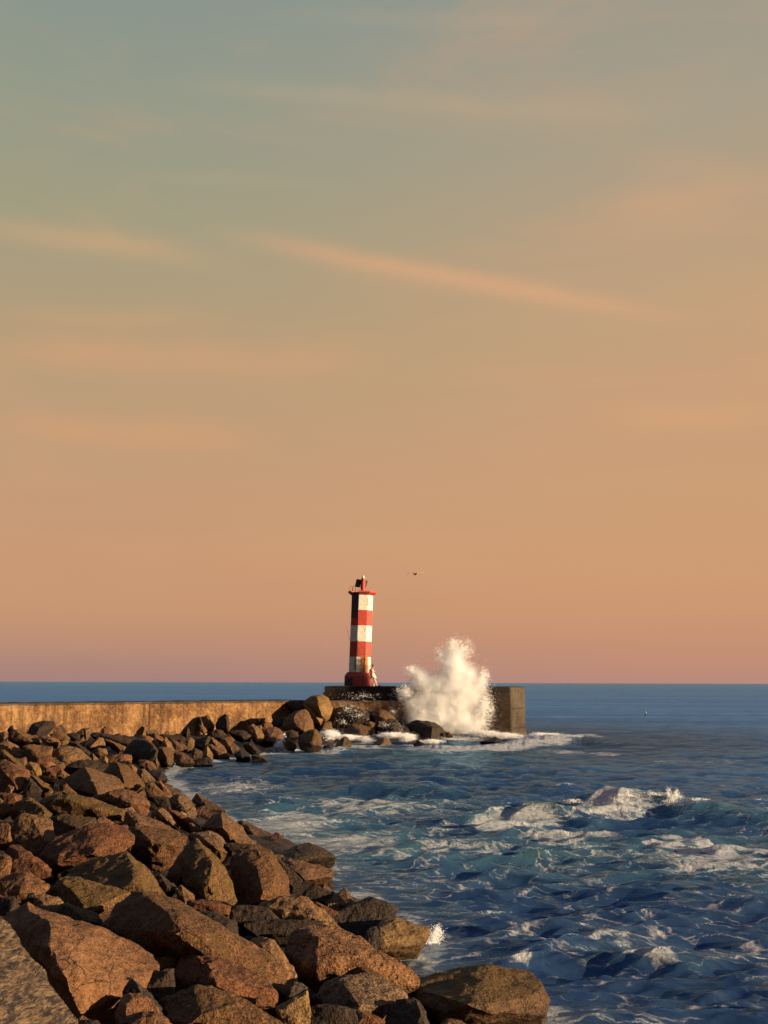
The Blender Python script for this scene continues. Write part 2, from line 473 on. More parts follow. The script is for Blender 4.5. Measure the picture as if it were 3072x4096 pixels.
# ================================================================ pier
ZP = 3.80
def prism_pts(bm, pts, z0, z1, nseg=1):
    lo = [bm.verts.new((p[0], p[1], z0)) for p in pts]
    hi = [bm.verts.new((p[0], p[1], z1)) for p in pts]
    n = len(pts)
    for i in range(n):
        bm.faces.new((lo[i], lo[(i + 1) % n], hi[(i + 1) % n], hi[i]))
    bm.faces.new(hi); bm.faces.new(lo[::-1])
fl = at(1292, 2744, 79.9); fr = at(2039, 2747, 79.5); sr = at(2099, 2748, 80.9)
pier = tag(empty('pier', (float(fl[0]), float(fl[1]), 0)), 'dark concrete pier head carrying the striped lighthouse, with a pale chamfered right end', 'pier')
def xy(p): return np.array([p[0], p[1]])
FL, FR, SR = xy(fl), xy(fr), xy(sr)
front = (FR - FL) / np.linalg.norm(FR - FL); back = np.array([-front[1], front[0]])
BR = SR + back * 9; BL = FL + back * 11
# main block below the step line, cap above, chamfered end a lighter casting
ZS = 3.32
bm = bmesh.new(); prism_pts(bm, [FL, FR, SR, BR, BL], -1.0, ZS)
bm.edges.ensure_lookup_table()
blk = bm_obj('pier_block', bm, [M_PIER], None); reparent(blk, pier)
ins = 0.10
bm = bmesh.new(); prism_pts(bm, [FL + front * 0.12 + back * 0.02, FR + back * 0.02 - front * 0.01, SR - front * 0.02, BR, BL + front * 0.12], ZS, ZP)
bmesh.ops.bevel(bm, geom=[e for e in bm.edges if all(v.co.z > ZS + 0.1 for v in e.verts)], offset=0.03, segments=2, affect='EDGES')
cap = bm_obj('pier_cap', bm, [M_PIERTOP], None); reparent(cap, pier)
# pale chamfer face, three stacked castings with a spread foot
ch = (SR - FR) / np.linalg.norm(SR - FR); chn = np.array([ch[1], -ch[0]])
Wc = np.linalg.norm(SR - FR)
def casting(u0, u1, z0, z1, out0, out1, nu=26, nv=30, seed=0):
    Ug, Vg = np.meshgrid(np.linspace(u0, u1, nu), np.linspace(z0, z1, nv), indexing='ij')
    o_ = out0 + (out1 - out0) * (Vg - z0) / (z1 - z0)
    n = 0.02 * fbm(np.stack([Ug * 2, Vg * 2, Ug * 0 + seed], -1), 4, seed)
    e = np.minimum(np.minimum(Ug - u0, u1 - Ug), np.minimum(Vg - z0, z1 - Vg)); n = n - 0.04 * np.exp(-(e / 0.04) ** 2)
    n = n + o_
    n[0, :] = -0.05; n[-1, :] = -0.05; n[:, -1] = -0.05
    P = np.stack([FR[0] + ch[0] * Ug + chn[0] * n, FR[1] + ch[1] * Ug + chn[1] * n, Vg], -1)
    return P.transpose(1, 0, 2)
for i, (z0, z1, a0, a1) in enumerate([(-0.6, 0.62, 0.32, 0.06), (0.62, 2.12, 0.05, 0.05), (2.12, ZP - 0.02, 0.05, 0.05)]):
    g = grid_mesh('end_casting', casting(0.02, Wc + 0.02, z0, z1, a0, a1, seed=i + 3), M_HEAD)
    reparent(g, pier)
# face ribs: two board lines on the dark front
for z in (2.02, 0.75):
    Ug = np.linspace(np.linalg.norm(FR - FL) * 0.55, np.linalg.norm(FR - FL) - 0.02, 90)
    rows = []
    for dz, n in ((-0.05, 0.0), (-0.035, 0.035), (0.02, 0.04), (0.035, 0.0)):
        wob = 0.02 * noise3(np.stack([Ug * 1.7, Ug * 0 + z, Ug * 0], -1), 5)
        rows.append(np.stack([FL[0] + front[0] * Ug - back[0] * (n + 0 * wob - 0.004), FL[1] + front[1] * Ug - back[1] * (n - 0.004), z + dz + wob], -1))
    g = grid_mesh('board_line', np.stack(rows, 0), M_PIER); reparent(g, pier)
# lower ledge in line with the sea wall
la = on_z(1215, 2803, ZW); lb = on_z(1760, 2805, ZW)
la = at(1212, 2803, 78.85); lb = at(1760, 2805, 78.5); la[2] = lb[2] = 0
dl = (lb - la) / np.linalg.norm(lb - la); nl = np.array([dl[1], -dl[0], 0])
ledge = wall_strip('pier_ledge', la, lb, -0.6, ZW - 0.02, M_LEDGE, 1.6, nl, 120, 30, 0.10, [], 21)
reparent(ledge, pier)

# ================================================================ lighthouse
TD = 82.2
tb = on_z(1436, 2744, ZP); tb = at(1436, 2744, TD); tb[2] = ZP
S = 0.00494 * TD / 82.0
light = tag(empty('lighthouse', tuple(tb), (0, math.radians(1.35), 0)), 'slim octagonal lighthouse painted in red and white bands, standing on the dark pier', 'lighthouse')

def paint_mat(name, col, rustamt, base_red=False):
    m, k, b, _ = new_mat(name)
    tc = k.new('ShaderNodeTexCoord').outputs['Object']
    sz = k.new('ShaderNodeSeparateXYZ'); k.link(tc, sz.inputs[0])
    med = k.noise(tc, 3.5, 6, 0.65); fine = k.noise(tc, 14, 4, 0.7)
    st = k.noise(k.mapping(tc, scale=(7, 7, 0.45)), 1.0, 5, 0.7, 0.4)
    c = k.ramp(med, [(0.3, tuple(x * 0.72 for x in col)), (0.52, col), (0.7, tuple(min(1, x * 1.12) for x in col))])
    c = k.mix(k.math('MULTIPLY', k.maprange(st, 0.56, 0.72), 0.5), c, (0.16, 0.09, 0.05, 1))
    # one broad rust run on the front facet low down, and a thin one high up
    def run(x0, wd, z0, z1, thr):
        q = k.math('DIVIDE', k.math('SUBTRACT', k.math('ADD', sz.outputs[0], k.math('MULTIPLY', k.math('SUBTRACT', med, 0.5), 0.2)), x0), wd)
        g = k.math('EXPONENT', k.math('MULTIPLY', k.math('MULTIPLY', q, q), -1.0))
        g = k.math('MULTIPLY', g, k.maprange(sz.outputs[2], z0, z0 + 0.25))
        g = k.math('MULTIPLY', g, k.maprange(sz.outputs[2], z1, z1 - 0.2))
        g = k.math('MULTIPLY', g, k.maprange(sz.outputs[1], 0.1, -0.1))
        return k.maprange(k.math('ADD', g, k.math('MULTIPLY', k.math('SUBTRACT', st, 0.5), 0.9)), thr, thr + 0.3)
    rust = (0.42, 0.15, 0.025, 1); deep = (0.13, 0.06, 0.035, 1)
    c = k.mix(k.math('MULTIPLY', run(0.36, 0.30, 0.9, 2.55, 0.22), rustamt), c, rust)
    c = k.mix(k.math('MULTIPLY', run(0.38, 0.075, 0.9, 3.35, 0.3), 0.85), c, deep)
    c = k.mix(k.math('MULTIPLY', run(0.37, 0.045, 4.15, 4.75, 0.4), 0.7), c, deep)
    c = k.mix(k.math('MULTIPLY', run(0.52, 0.08, 6.3, 7.2, 0.3), 0.8), c, (0.36, 0.2, 0.04, 1))
    c = k.mix(k.math('MULTIPLY', run(-0.2, 0.08, 2.3, 3.75, 0.3), 0.85), c, (0.06, 0.02, 0.02, 1))
    c = k.mix(k.math('MULTIPLY', run(-0.33, 0.09, 1.1, 2.3, 0.3), 0.8), c, (0.12, 0.09, 0.06, 1))
    k.link(c, b.inputs['Base Color'])
    b.inputs['Roughness'].default_value = 0.62
    bump(k, b, k.math('ADD', med, k.math('MULTIPLY', fine, 0.4)), 0.5, 0.03)
    return m
M_WHITE = paint_mat('weathered_white_paint', (0.56, 0.54, 0.47), 0.95)
M_RED = paint_mat('weathered_red_paint', (0.36, 0.03, 0.014), 0.35)
M_REDBASE = paint_mat('base_red_paint', (0.27, 0.024, 0.015), 0.25)
M_IRON = flat_mat('dark_iron', (0.03, 0.018, 0.016), 0.55)
M_BLACK = flat_mat('black_sheet', (0.012, 0.008, 0.009), 0.5)
M_LENS = flat_mat('pale_glass_cap', (0.75, 0.68, 0.5), 0.25, 0.1)
M_PANEL = flat_mat('panel_back', (0.045, 0.028, 0.024), 0.5)
M_ALU = flat_mat('aluminium_edge', (0.5, 0.44, 0.4), 0.45, 0.1, metal=0.3)

OCT = [math.radians(-16 + 45 * i) for i in range(8)]
def octo(R, z, cx=0.0):
    return [(cx + R * math.sin(a), -R * math.cos(a), z) for a in OCT]
def loft(bm, rings, cap0=True, cap1=True, mi=None):
    vs = [[bm.verts.new(p) for p in r] for r in rings]
    n = len(rings[0])
    for j in range(len(rings) - 1):
        for i in range(n):
            f = bm.faces.new((vs[j][i], vs[j][(i + 1) % n], vs[j + 1][(i + 1) % n], vs[j + 1][i]))
            if mi: f.material_index = mi[j]
    if cap0: bm.faces.new(vs[0][::-1])
    if cap1:
        f = bm.faces.new(vs[-1])
        if mi: f.material_index = mi[-1]
    return vs
def bevel_sharp(bm, off, ang=0.4, seg=2):
    es = [e for e in bm.edges if len(e.link_faces) == 2 and e.calc_face_angle(0) > ang]
    bmesh.ops.bevel(bm, geom=es, offset=off, segments=seg, affect='EDGES')
R1 = 0.925
cxb = 0.0; cxt = 0.06
# plinth
bm = bmesh.new()
loft(bm, [octo(1.15, 0.0, -0.11), octo(1.15, 0.80, -0.11), octo(1.0, 1.08, -0.06), octo(0.9, 1.13, 0)])
bevel_sharp(bm, 0.05)
bm_obj('plinth', bm, M_REDBASE, light)
# painted shaft, five bands with slightly uneven edges
bz = [1.10, 2.34, 3.58, 4.86, 6.11, 7.36]
bm = bmesh.new()
NZ = 6
rings = []; mi = []
for bi in range(5):
    for q in range(NZ):
        z = bz[bi] + (bz[bi + 1] - bz[bi]) * q / NZ
        rings.append((z, bi)); mi.append(bi % 2)
rings.append((bz[5], 4))
nside = 6
def shaft_ring(z):
    R = R1 - 0.012 * (z - 1.1) / 6
    o = octo(R, z, cxb + (cxt - cxb) * (z / 7.4)); pts = []
    for i in range(8):
        a, b_ = Vector(o[i]), Vector(o[(i + 1) % 8])
        for q in range(nside):
            pts.append(a.lerp(b_, q / nside))
    return pts
R_ = []
for (z, bi) in rings:
    r = shaft_ring(z)
    isb = any(abs(z - t) < 1e-6 for t in bz[1:5])
    if isb:
        r = [p + Vector((0, 0, 0.022 * float(noise3(np.array([p.x * 3, p.y * 3, z]), 2)))) for p in r]
    R_.append([tuple(p) for p in r])
loft(bm, R_, True, True, mi + [0])
bm_obj('tower_shaft', bm, [M_WHITE, M_RED], light)
# gallery slab: flared ring with a gap over the ladder facet
def gal_ring(R, z, cx=0.06):
    return [(cx + R * math.sin(a), -R * math.cos(a), z) for a in OCT]
bm = bmesh.new()
# facets: i=7 is the one from -61 to -16 deg (ladder side); build the other seven as one C-shaped slab
prof = [(0.90, 7.34), (0.96, 7.36), (1.235, 7.55), (1.235, 7.66), (0.2, 7.665)]
cols = []
angs = [math.radians(-14)] + OCT[1:7] + [math.radians(-66 + 360)]
for a in angs:
    cols.append([bm.verts.new((0.06 + R * math.sin(a), -R * math.cos(a), z)) for R, z in prof])
for c0, c1 in zip(cols[:-1], cols[1:]):
    for j in range(len(prof) - 1):
        bm.faces.new((c0[j], c1[j], c1[j + 1], c0[j + 1]))
for c in (cols[0], cols[-1]):
    bm.faces.new(c if c is cols[0] else c[::-1])
bmesh.ops.recalc_face_normals(bm, faces=bm.faces)
bm_obj('gallery_slab', bm, M_RED, light)
# little red lip left of the gap
bm = bmesh.new()
pts0 = []
for a in (-68, -60, -52, -46):
    a = math.radians(a)
    pts0.append([bm.verts.new((0.06 + R * math.sin(a), -R * math.cos(a), z)) for R, z in ((0.92, 7.33), (1.20, 7.53), (1.25, 7.62), (0.95, 7.58))])
for c0, c1 in zip(pts0[:-1], pts0[1:]):
    for j in range(4):
        bm.faces.new((c0[j], c1[j], c1[(j + 1) % 4], c0[(j + 1) % 4]))
bm.faces.new(pts0[0]); bm.faces.new(pts0[-1][::-1])
bmesh.ops.recalc_face_normals(bm, faces=bm.faces)
bm_obj('gallery_lip', bm, M_RED, light)
# dark sheet over the ladder on the left facet, and its top deck
a0, a1 = OCT[7], OCT[0]
def facet_pt(t, R, z, cx=0.05):
    p = Vector((R * math.sin(a0), -R * math.cos(a0), 0)).lerp(Vector((R * math.sin(a1), -R * math.cos(a1), 0)), t)
    return (cx + p.x, p.y, z)
bm = bmesh.new()
lo = [facet_pt(t, r, 5.50) for t, r in ((0.0, 0.90), (0.0, 0.985), (0.99, 0.985), (0.99, 0.90))]
hi = [(p[0] + 0.012, p[1], 7.56) for p in lo]
loft(bm, [lo, hi]); bevel_sharp(bm, 0.008)
bmesh.ops.recalc_face_normals(bm, faces=bm.faces)
bm_obj('ladder_guard', bm, M_BLACK, light)
# tubes
def tube(bm, pts, r, n=8):
    pts = [Vector(p) for p in pts]; prev = None; rings = []
    for i, p in enumerate(pts):
        t = (pts[min(i + 1, len(pts) - 1)] - pts[max(i - 1, 0)]).normalized()
        up = Vector((0, 0, 1)) if abs(t.z) < 0.9 else Vector((0, 1, 0))
        if prev is not None: up = prev
        x = t.cross(up).normalized(); y = x.cross(t).normalized(); prev = y
        rr = r[i] if isinstance(r, (list, tuple)) else r
        rings.append([bm.verts.new(p + x * rr * math.cos(2 * math.pi * q / n) + y * rr * math.sin(2 * math.pi * q / n)) for q in range(n)])
    for a, b_ in zip(rings[:-1], rings[1:]):
        for q in range(n):
            bm.faces.new((a[q], a[(q + 1) % n], b_[(q + 1) % n], b_[q]))
    bm.faces.new(rings[0][::-1]); bm.faces.new(rings[-1])
def hoop(cx, y, z0, h, w_):
    pts = [(cx - w_ / 2, y, z0)]
    for q in range(0, 9):
        a = math.pi - math.pi * q / 8
        pts.append((cx + w_ / 2 * math.cos(a), y + 0.0, z0 + h - w_ / 2 + w_ / 2 * math.sin(a)))
    pts.append((cx + w_ / 2, y, z0)); return pts
for j, (cx_, y_, h_, mt) in enumerate(((-0.87, -0.35, 0.50, M_RED), (-0.62, -0.62, 0.52, M_IRON))):
    bm = bmesh.new(); tube(bm, hoop(cx_, y_, 7.55, h_, 0.20), 0.02)
    bm_obj('ladder_hoop', bm, mt, light, True)
# lantern post and pale cap
bm = bmesh.new()
n = 20
loft(bm, [[(0.085 + r * math.cos(2 * math.pi * q / n), r * math.sin(2 * math.pi * q / n), z) for q in range(n)] for r, z in ((0.20, 7.66), (0.185, 7.72), (0.178, 8.62), (0.172, 8.72), (0.14, 8.76))])
post = bm_obj('lantern_post', bm, M_RED, light, False)
for p_ in post.data.polygons: p_.use_smooth = len(p_.vertices) == 4
bm = bmesh.new()
loft(bm, [[(0.085 + r * math.cos(2 * math.pi * q / n), r * math.sin(2 * math.pi * q / n), z) for q in range(n)] for r, z in ((0.13, 8.765), (0.135, 8.80), (0.10, 8.86), (0.085, 8.88), (0.085, 8.93), (0.05, 8.97), (0.02, 9.0))])
bm_obj('lantern', bm, M_LENS, light, True)
# solar panel behind the post: parallelogram leaning with its lower edge to the left
def zA(x, y, yy):                        # detail crop -> local metres
    return Vector(((x - 820) * 0.0904 * 0.0205 + 0.085, yy, 7.66 + (995 - y) * 0.0904 * 0.0205))
c = [zA(462, 768, 0.2), zA(925, 808, 0.55), zA(1003, 485, 0.42), zA(528, 440, 0.07)]
panel = mesh_obj('solar_panel', [], [], M_PANEL, light)
bm = bmesh.new()
nrm = (c[1] - c[0]).cross(c[3] - c[0]).normalized()
lo = [bm.verts.new(p) for p in c]; hi = [bm.verts.new(p + nrm * 0.03) for p in c]
bm.faces.new(lo); bm.faces.new(hi[::-1])
for i in range(4): bm.faces.new((lo[i], lo[(i + 1) % 4], hi[(i + 1) % 4], hi[i]))
bmesh.ops.recalc_face_normals(bm, faces=bm.faces)
bm.to_mesh(panel.data); bm.free(); panel.data.materials.clear(); panel.data.materials.append(M_PANEL)
ctr = sum(c, Vector()) / 4
for nm_, rr, inset, mt in (('panel_frame', 0.022, 0.0, M_BLACK), ('frame_edge', 0.009, 0.075, M_ALU)):
    bm = bmesh.new()
    pp = [p.lerp(ctr, inset) - nrm * (0.02 if nm_ == 'frame_edge' else 0) * (1 if nrm.y > 0 else -1) for p in c]
    for i in range(4): tube(bm, [pp[i], pp[(i + 1) % 4]], rr, 6)
    bm_obj(nm_, bm, mt, panel)
bm = bmesh.new(); tube(bm, [(0.085, 0.1, 8.3), tuple(ctr + Vector((0, 0.02, 0)))], 0.03)
bm_obj('bracket', bm, M_IRON, panel)
# hatch in the plinth, small vent
bm = bmesh.new()
def plf(t, R, z):
    p = Vector((R * math.sin(a0), -R * math.cos(a0), 0)).lerp(Vector((R * math.sin(a1), -R * math.cos(a1), 0)), t)
    return (p.x - 0.11, p.y, z)
lo = [plf(t, r, 0.04) for t, r in ((0.04, 1.10), (0.04, 1.185), (0.86, 1.185), (0.86, 1.10))]
hi = [(p[0], p[1], 0.62) for p in lo]
loft(bm, [lo, hi]); bmesh.ops.recalc_face_normals(bm, faces=bm.faces)
hatch = bm_obj('hatch', bm, M_BLACK, light)
bm = bmesh.new(); tube(bm, [plf(0.14, 1.2, 0.30), plf(0.14, 1.2, 0.40)], 0.012, 6); bm_obj('handle', bm, M_IRON, hatch)
# thin rod standing out behind the gallery
bm = bmesh.new(); tube(bm, [(-0.48, 0.3, 7.72), (-0.2, 0.35, 7.92)], 0.012, 5); bm_obj('aerial', bm, M_IRON, light)

# fishing rod propped behind the tower
fr0 = at(1400, 2561, TD + 1.2); fr1 = at(1384, 2503, TD + 1.2); fb = at(1428, 2742, TD + 1.2); fb[2] = ZP
bm = bmesh.new(); tube(bm, [tuple(fb), tuple(at(1411, 2640, TD + 1.2)), tuple(fr0), tuple(fr1)], [0.016, 0.014, 0.011, 0.005], 6)
tag(bm_obj('fishing_rod', bm, M_IRON), 'thin fishing rod slanting out behind the left side of the striped lighthouse', 'fishing rod')

# ================================================================ person beside the tower
M_SKIN = flat_mat('skin', (0.48, 0.26, 0.17), 0.55, 0.08)
M_DRESS = flat_mat('cream_cotton', (0.72, 0.6, 0.46), 0.85, 0.1, 12)
M_HAIR = flat_mat('dark_hair', (0.035, 0.018, 0.012), 0.5)
M_YEL = flat_mat('yellow_plastic', (0.75, 0.42, 0.05), 0.5, 0.15)
M_PHONE = flat_mat('phone_black', (0.02, 0.02, 0.022), 0.3)
pp0 = at(1490.6, 2744, TD - 0.25); pp0[2] = ZP
person = tag(empty('person', tuple(pp0)), 'person in a cream dress leaning back on the lighthouse, head bent over a phone', 'person')
PK = 0.955
def skin_body(name, nodes, edges, mat, parent, sub=2):
    me = bpy.data.meshes.new(name)
    me.from_pydata([tuple(Vector(n[0]) * PK) for n in nodes], edges, [])
    o = bpy.data.objects.new(name, me); COL.objects.link(o)
    o.modifiers.new('skin', 'SKIN'); s_ = o.modifiers.new('sub', 'SUBSURF'); s_.levels = s_.render_levels = sub
    sv = me.skin_vertices[0].data
    for i, n in enumerate(nodes):
        r = n[1]; sv[i].radius = (r, r) if not isinstance(r, tuple) else r
        sv[i].use_root = (i == 0)
    dg = bpy.context.evaluated_depsgraph_get(); dg.update()
    m2 = bpy.data.meshes.new_from_object(o.evaluated_get(dg)); o.modifiers.clear(); o.data = m2
    m2.materials.clear(); m2.materials.append(mat)
    m2.polygons.foreach_set('use_smooth', [True] * len(m2.polygons))
    if parent: o.parent = parent
    return o
nodes = [((0.0, 0, 0.96), (0.15, 0.12)),        # 0 pelvis
 ((-0.03, 0, 1.14), (0.125, 0.10)), ((-0.05, 0, 1.34), (0.15, 0.11)), ((-0.02, 0, 1.46), 0.06), ((0.015, 0, 1.54), 0.052),  # 1-4 waist chest neckbase neck
 ((0.04, 0, 1.62), (0.082, 0.09)), ((0.055, 0, 1.72), (0.08, 0.085)),   # 5,6 head
 ((-0.05, -0.17, 1.40), 0.052), ((-0.02, -0.21, 1.17), 0.040), ((0.12, -0.13, 1.22), 0.033), ((0.20, -0.08, 1.27), 0.026),  # 7-10 near arm
 ((-0.05, 0.17, 1.40), 0.052), ((-0.02, 0.21, 1.17), 0.040), ((0.12, 0.12, 1.22), 0.033), ((0.20, 0.07, 1.27), 0.026),      # 11-14
 ((0.05, -0.09, 0.84), 0.085), ((0.17, -0.09, 0.50), 0.058), ((0.27, -0.09, 0.14), 0.042), ((0.30, -0.09, 0.055), 0.04), ((0.42, -0.10, 0.035), 0.03),  # 15-19
 ((0.05, 0.09, 0.84), 0.085), ((0.22, 0.09, 0.52), 0.058), ((0.35, 0.09, 0.14), 0.042), ((0.38, 0.09, 0.055), 0.04), ((0.50, 0.10, 0.035), 0.03),      # 20-24
 ((0.125, 0, 1.655), 0.018)]
edges = [(0, 1), (1, 2), (2, 3), (3, 4), (4, 5), (5, 6), (2, 7), (7, 8), (8, 9), (9, 10), (2, 11), (11, 12), (12, 13), (13, 14), (0, 15), (15, 16), (16, 17), (17, 18), (18, 19), (0, 20), (20, 21), (21, 22), (22, 23), (23, 24), (5, 25)]
skin_body('body', nodes, edges, M_SKIN, person)
for sy, nm_ in ((-1, 0), (1, 1)):               # hands: palm with five bent fingers
    base_ = Vector((0.20, sy * 0.075, 1.27)); hn = [((base_.x, base_.y, base_.z), 0.024), ((base_.x + 0.045, base_.y - sy * 0.01, base_.z + 0.012), 0.028)]
    he = [(0, 1)]
    for q in range(4):
        zz = base_.z + 0.035 - q * 0.02; L_ = (0.035, 0.042, 0.038, 0.028)[q]
        i0 = len(hn)
        hn += [((base_.x + 0.075, base_.y - sy * 0.012, zz), 0.009), ((base_.x + 0.075 + L_ * 0.8, base_.y - sy * 0.03, zz + 0.004), 0.008), ((base_.x + 0.07 + L_ * 0.8, base_.y - sy * 0.055, zz + 0.004), 0.007)]
        he += [(1, i0), (i0, i0 + 1), (i0 + 1, i0 + 2)]
    i0 = len(hn); hn += [((base_.x + 0.03, base_.y - sy * 0.035, base_.z + 0.045), 0.010), ((base_.x + 0.065, base_.y - sy * 0.055, base_.z + 0.055), 0.008)]
    he += [(1, i0), (i0, i0 + 1)]
    skin_body('hand', hn, he, M_SKIN, person, 1)
# dress: closed cloth shell from chest to hem, flared with folds
bm = bmesh.new(); rings = []
prof = [(-0.05, 1.43, 0.09, 0.145), (-0.055, 1.36, 0.135, 0.185), (-0.05, 1.27, 0.135, 0.175), (-0.03, 1.15, 0.12, 0.15), (-0.01, 1.05, 0.15, 0.18), (0.015, 0.92, 0.19, 0.225), (0.04, 0.80, 0.215, 0.25), (0.065, 0.70, 0.235, 0.27)]
for j, (cx_, z, rx, ry) in enumerate(prof):
    ring = []
    for q in range(28):
        a = 2 * math.pi * q / 28
        fo = 1 + (0.075 * math.sin(a * 7 + j * 0.25) if j > 4 else 0.0) * (j - 4) / 3
        ring.append(((cx_ + rx * fo * math.cos(a)) * PK, ry * fo * math.sin(a) * PK, (z + 0.012 * math.sin(a * 3)) * PK))
    rings.append(ring)
loft(bm, rings, False, False)
d_ = bm_obj('dress', bm, M_DRESS, person, True)
so_ = d_.modifiers.new('t', 'SOLIDIFY'); so_.thickness = 0.008
for sy in (-1, 1):
    bm = bmesh.new(); tube(bm, [(0.03 * PK, sy * 0.09 * PK, 1.40 * PK), (-0.02 * PK, sy * 0.10 * PK, 1.475 * PK), (-0.10 * PK, sy * 0.09 * PK, 1.42 * PK)], 0.014, 6); bm_obj('strap', bm, M_DRESS, d_, True)
# hair swept back into a knot
bm = bmesh.new()
bmesh.ops.create_icosphere(bm, subdivisions=3, radius=0.105)
for v in bm.verts:
    v.co = Vector((v.co.x * 0.95 - 0.012, v.co.y * 0.95, v.co.z * 1.05))
bmesh.ops.delete(bm, geom=[v for v in bm.verts if v.co.x > 0.045 and v.co.z < 0.05], context='VERTS')
for v in bm.verts: v.co = (v.co + Vector((0.035, 0, 1.695))) * PK
hair = bm_obj('hair', bm, M_HAIR, person, True)
bm = bmesh.new(); bmesh.ops.create_icosphere(bm, subdivisions=2, radius=0.05)
for v in bm.verts: v.co = (v.co * (1 + 0.12 * math.sin(v.co.z * 90)) + Vector((-0.035, 0, 1.79))) * PK
bm_obj('hair_knot', bm, M_HAIR, hair, True)
for sy in (-1, 1):
    bm = bmesh.new(); bmesh.ops.create_icosphere(bm, subdivisions=1, radius=0.011)
    for v in bm.verts: v.co = (v.co + Vector((0.118, sy * 0.035, 1.685))) * PK
    bm_obj('eye', bm, M_HAIR, person, True)
bm = bmesh.new(); bmesh.ops.create_cube(bm, size=1, matrix=Matrix.LocRotScale(Vector(tb) * 0 + Vector(pp0) + Vector((0.265, 0, 1.305)) * PK, Matrix.Rotation(math.radians(55), 3, 'Y'), (0.012, 0.07, 0.14)))
bevel_sharp(bm, 0.004)
tag(bm_obj('phone', bm, M_PHONE), 'small black phone held in the hands of the person by the lighthouse', 'phone')
# things at the feet
bx = at(1494.5, 2744, TD - 0.1); bx[2] = ZP
bottle = tag(empty('yellow_can', tuple(bx)), 'yellow can standing by the feet of the person at the lighthouse', 'can')
bm = bmesh.new(); n = 16
loft(bm, [[(r * math.cos(2 * math.pi * q / n), r * math.sin(2 * math.pi * q / n), z) for q in range(n)] for r, z in ((0.06, 0), (0.066, 0.02), (0.066, 0.25), (0.05, 0.29), (0.03, 0.31))])
bm_obj('can_body', bm, M_YEL, bottle)
bm = bmesh.new(); loft(bm, [[(r * math.cos(2 * math.pi * q / n), r * math.sin(2 * math.pi * q / n), z) for q in range(n)] for r, z in ((0.032, 0.312), (0.032, 0.35))])
bm_obj('can_cap', bm, M_DRESS, bottle)
for (px_, L_, mt_, lab) in ((1518.5, 0.15, M_BLACK, 'black trainer lying on the pier edge, farther from the person\'s feet'), (1509.5, 0.10, M_PHONE, 'small dark shoe nearest to the outstretched feet of the person')):
    q0 = at(px_, 2744, TD - 0.2)
    nn = [((-L_ * 0.8, 0, 0.045), (0.035, 0.04)), ((-L_ * 0.3, 0, 0.05), (0.04, 0.045)), ((L_ * 0.3, 0, 0.035), (0.036, 0.04)), ((L_ * 0.8, 0, 0.03), (0.028, 0.03))]
    s_ = skin_body('shoe', nn, [(0, 1), (1, 2), (2, 3)], mt_, None, 1)
    s_.location = (float(q0[0]), float(q0[1]), ZP); tag(s_, lab, 'shoe')

# ================================================================ birds and buoy
M_GULL = flat_mat('gull_white', (0.62, 0.5, 0.38), 0.8, 0.1)
M_GULLW = flat_mat('gull_wing_grey', (0.42, 0.33, 0.25), 0.8, 0.15)
def gull(px, py, d, span, label, roll=0.0):
    c_ = at(px, py, d)
    g = tag(empty('gull', tuple(c_), (0, roll, math.radians(12))), label, 'gull')
    s_ = span / 1.3
    bm = bmesh.new()          # body along +x-ish, tapered, head and tail fan
    prof = [(-0.30, 0.01, 0.05), (-0.22, 0.02, 0.045), (-0.12, 0.05, 0.05), (0.0, 0.068, 0.065), (0.10, 0.06, 0.06), (0.17, 0.042, 0.042), (0.20, 0.045, 0.043), (0.24, 0.034, 0.034), (0.262, 0.012, 0.012), (0.30, 0.005, 0.005)]
    n = 12
    loft(bm, [[(x * s_, ry * s_ * math.cos(2 * math.pi * q / n), (rz * (0.35 if x < -0.2 else 1) * math.sin(2 * math.pi * q / n) + (0.018 if x > 0.15 else 0)) * s_) for q in range(n)] for x, ry, rz in prof])
    bm_obj('body', bm, M_GULL, g, True)
    for sy, zt in ((-1, 1.0), (1, 1.0)):
        # wing: inner arm rises, hand droops
        st = [(0.0, 0.05, 0.02, 0.20), (0.14, 0.03, 0.075, 0.19), (0.28, 0.07, 0.10, 0.17), (0.45, 0.02, 0.055, 0.12), (0.62, -0.07, -0.03, 0.05)] if sy < 0 else [(0.0, 0.05, 0.02, 0.20), (0.14, 0.05, 0.08, 0.19), (0.28, 0.09, 0.13, 0.17), (0.45, 0.05, 0.14, 0.12), (0.62, -0.03, 0.13, 0.05)]
        bm = bmesh.new(); rr = []
        for (sp, x0, z, ch) in st:
            rr.append([((x0 + ch * 0.4) * s_, sy * sp * s_, (z) * s_), (x0 * s_, sy * sp * s_, (z + 0.014) * s_), ((x0 - ch * 0.6) * s_, sy * sp * s_, (z + 0.002) * s_), (x0 * s_, sy * sp * s_, (z - 0.006) * s_)])
        loft(bm, rr); bmesh.ops.recalc_face_normals(bm, faces=bm.faces)
        bm_obj('wing', bm, M_GULLW, g, True)
    return g
g1 = gull(1662, 2297, 78, 1.5, 'gull gliding with wings spread to the right of the lighthouse top')
g1.rotation_euler = (math.radians(0), math.radians(-6), math.radians(-62))
g2 = gull(1301, 2580, 260, 1.4, 'tiny distant bird low in the sky left of the lighthouse')
g2.rotation_euler = (0, 0, math.radians(-80))
M_BUOYW = flat_mat('buoy_white', (0.3, 0.3, 0.28), 0.6, 0.1)
bq = on_z(2585, 2862, 0.0)
buoy = tag(empty('marker_buoy', tuple(bq), (0, math.radians(-8), 0)), 'small white marker buoy with a dark flag on the open water right of the pier', 'buoy')
n = 14
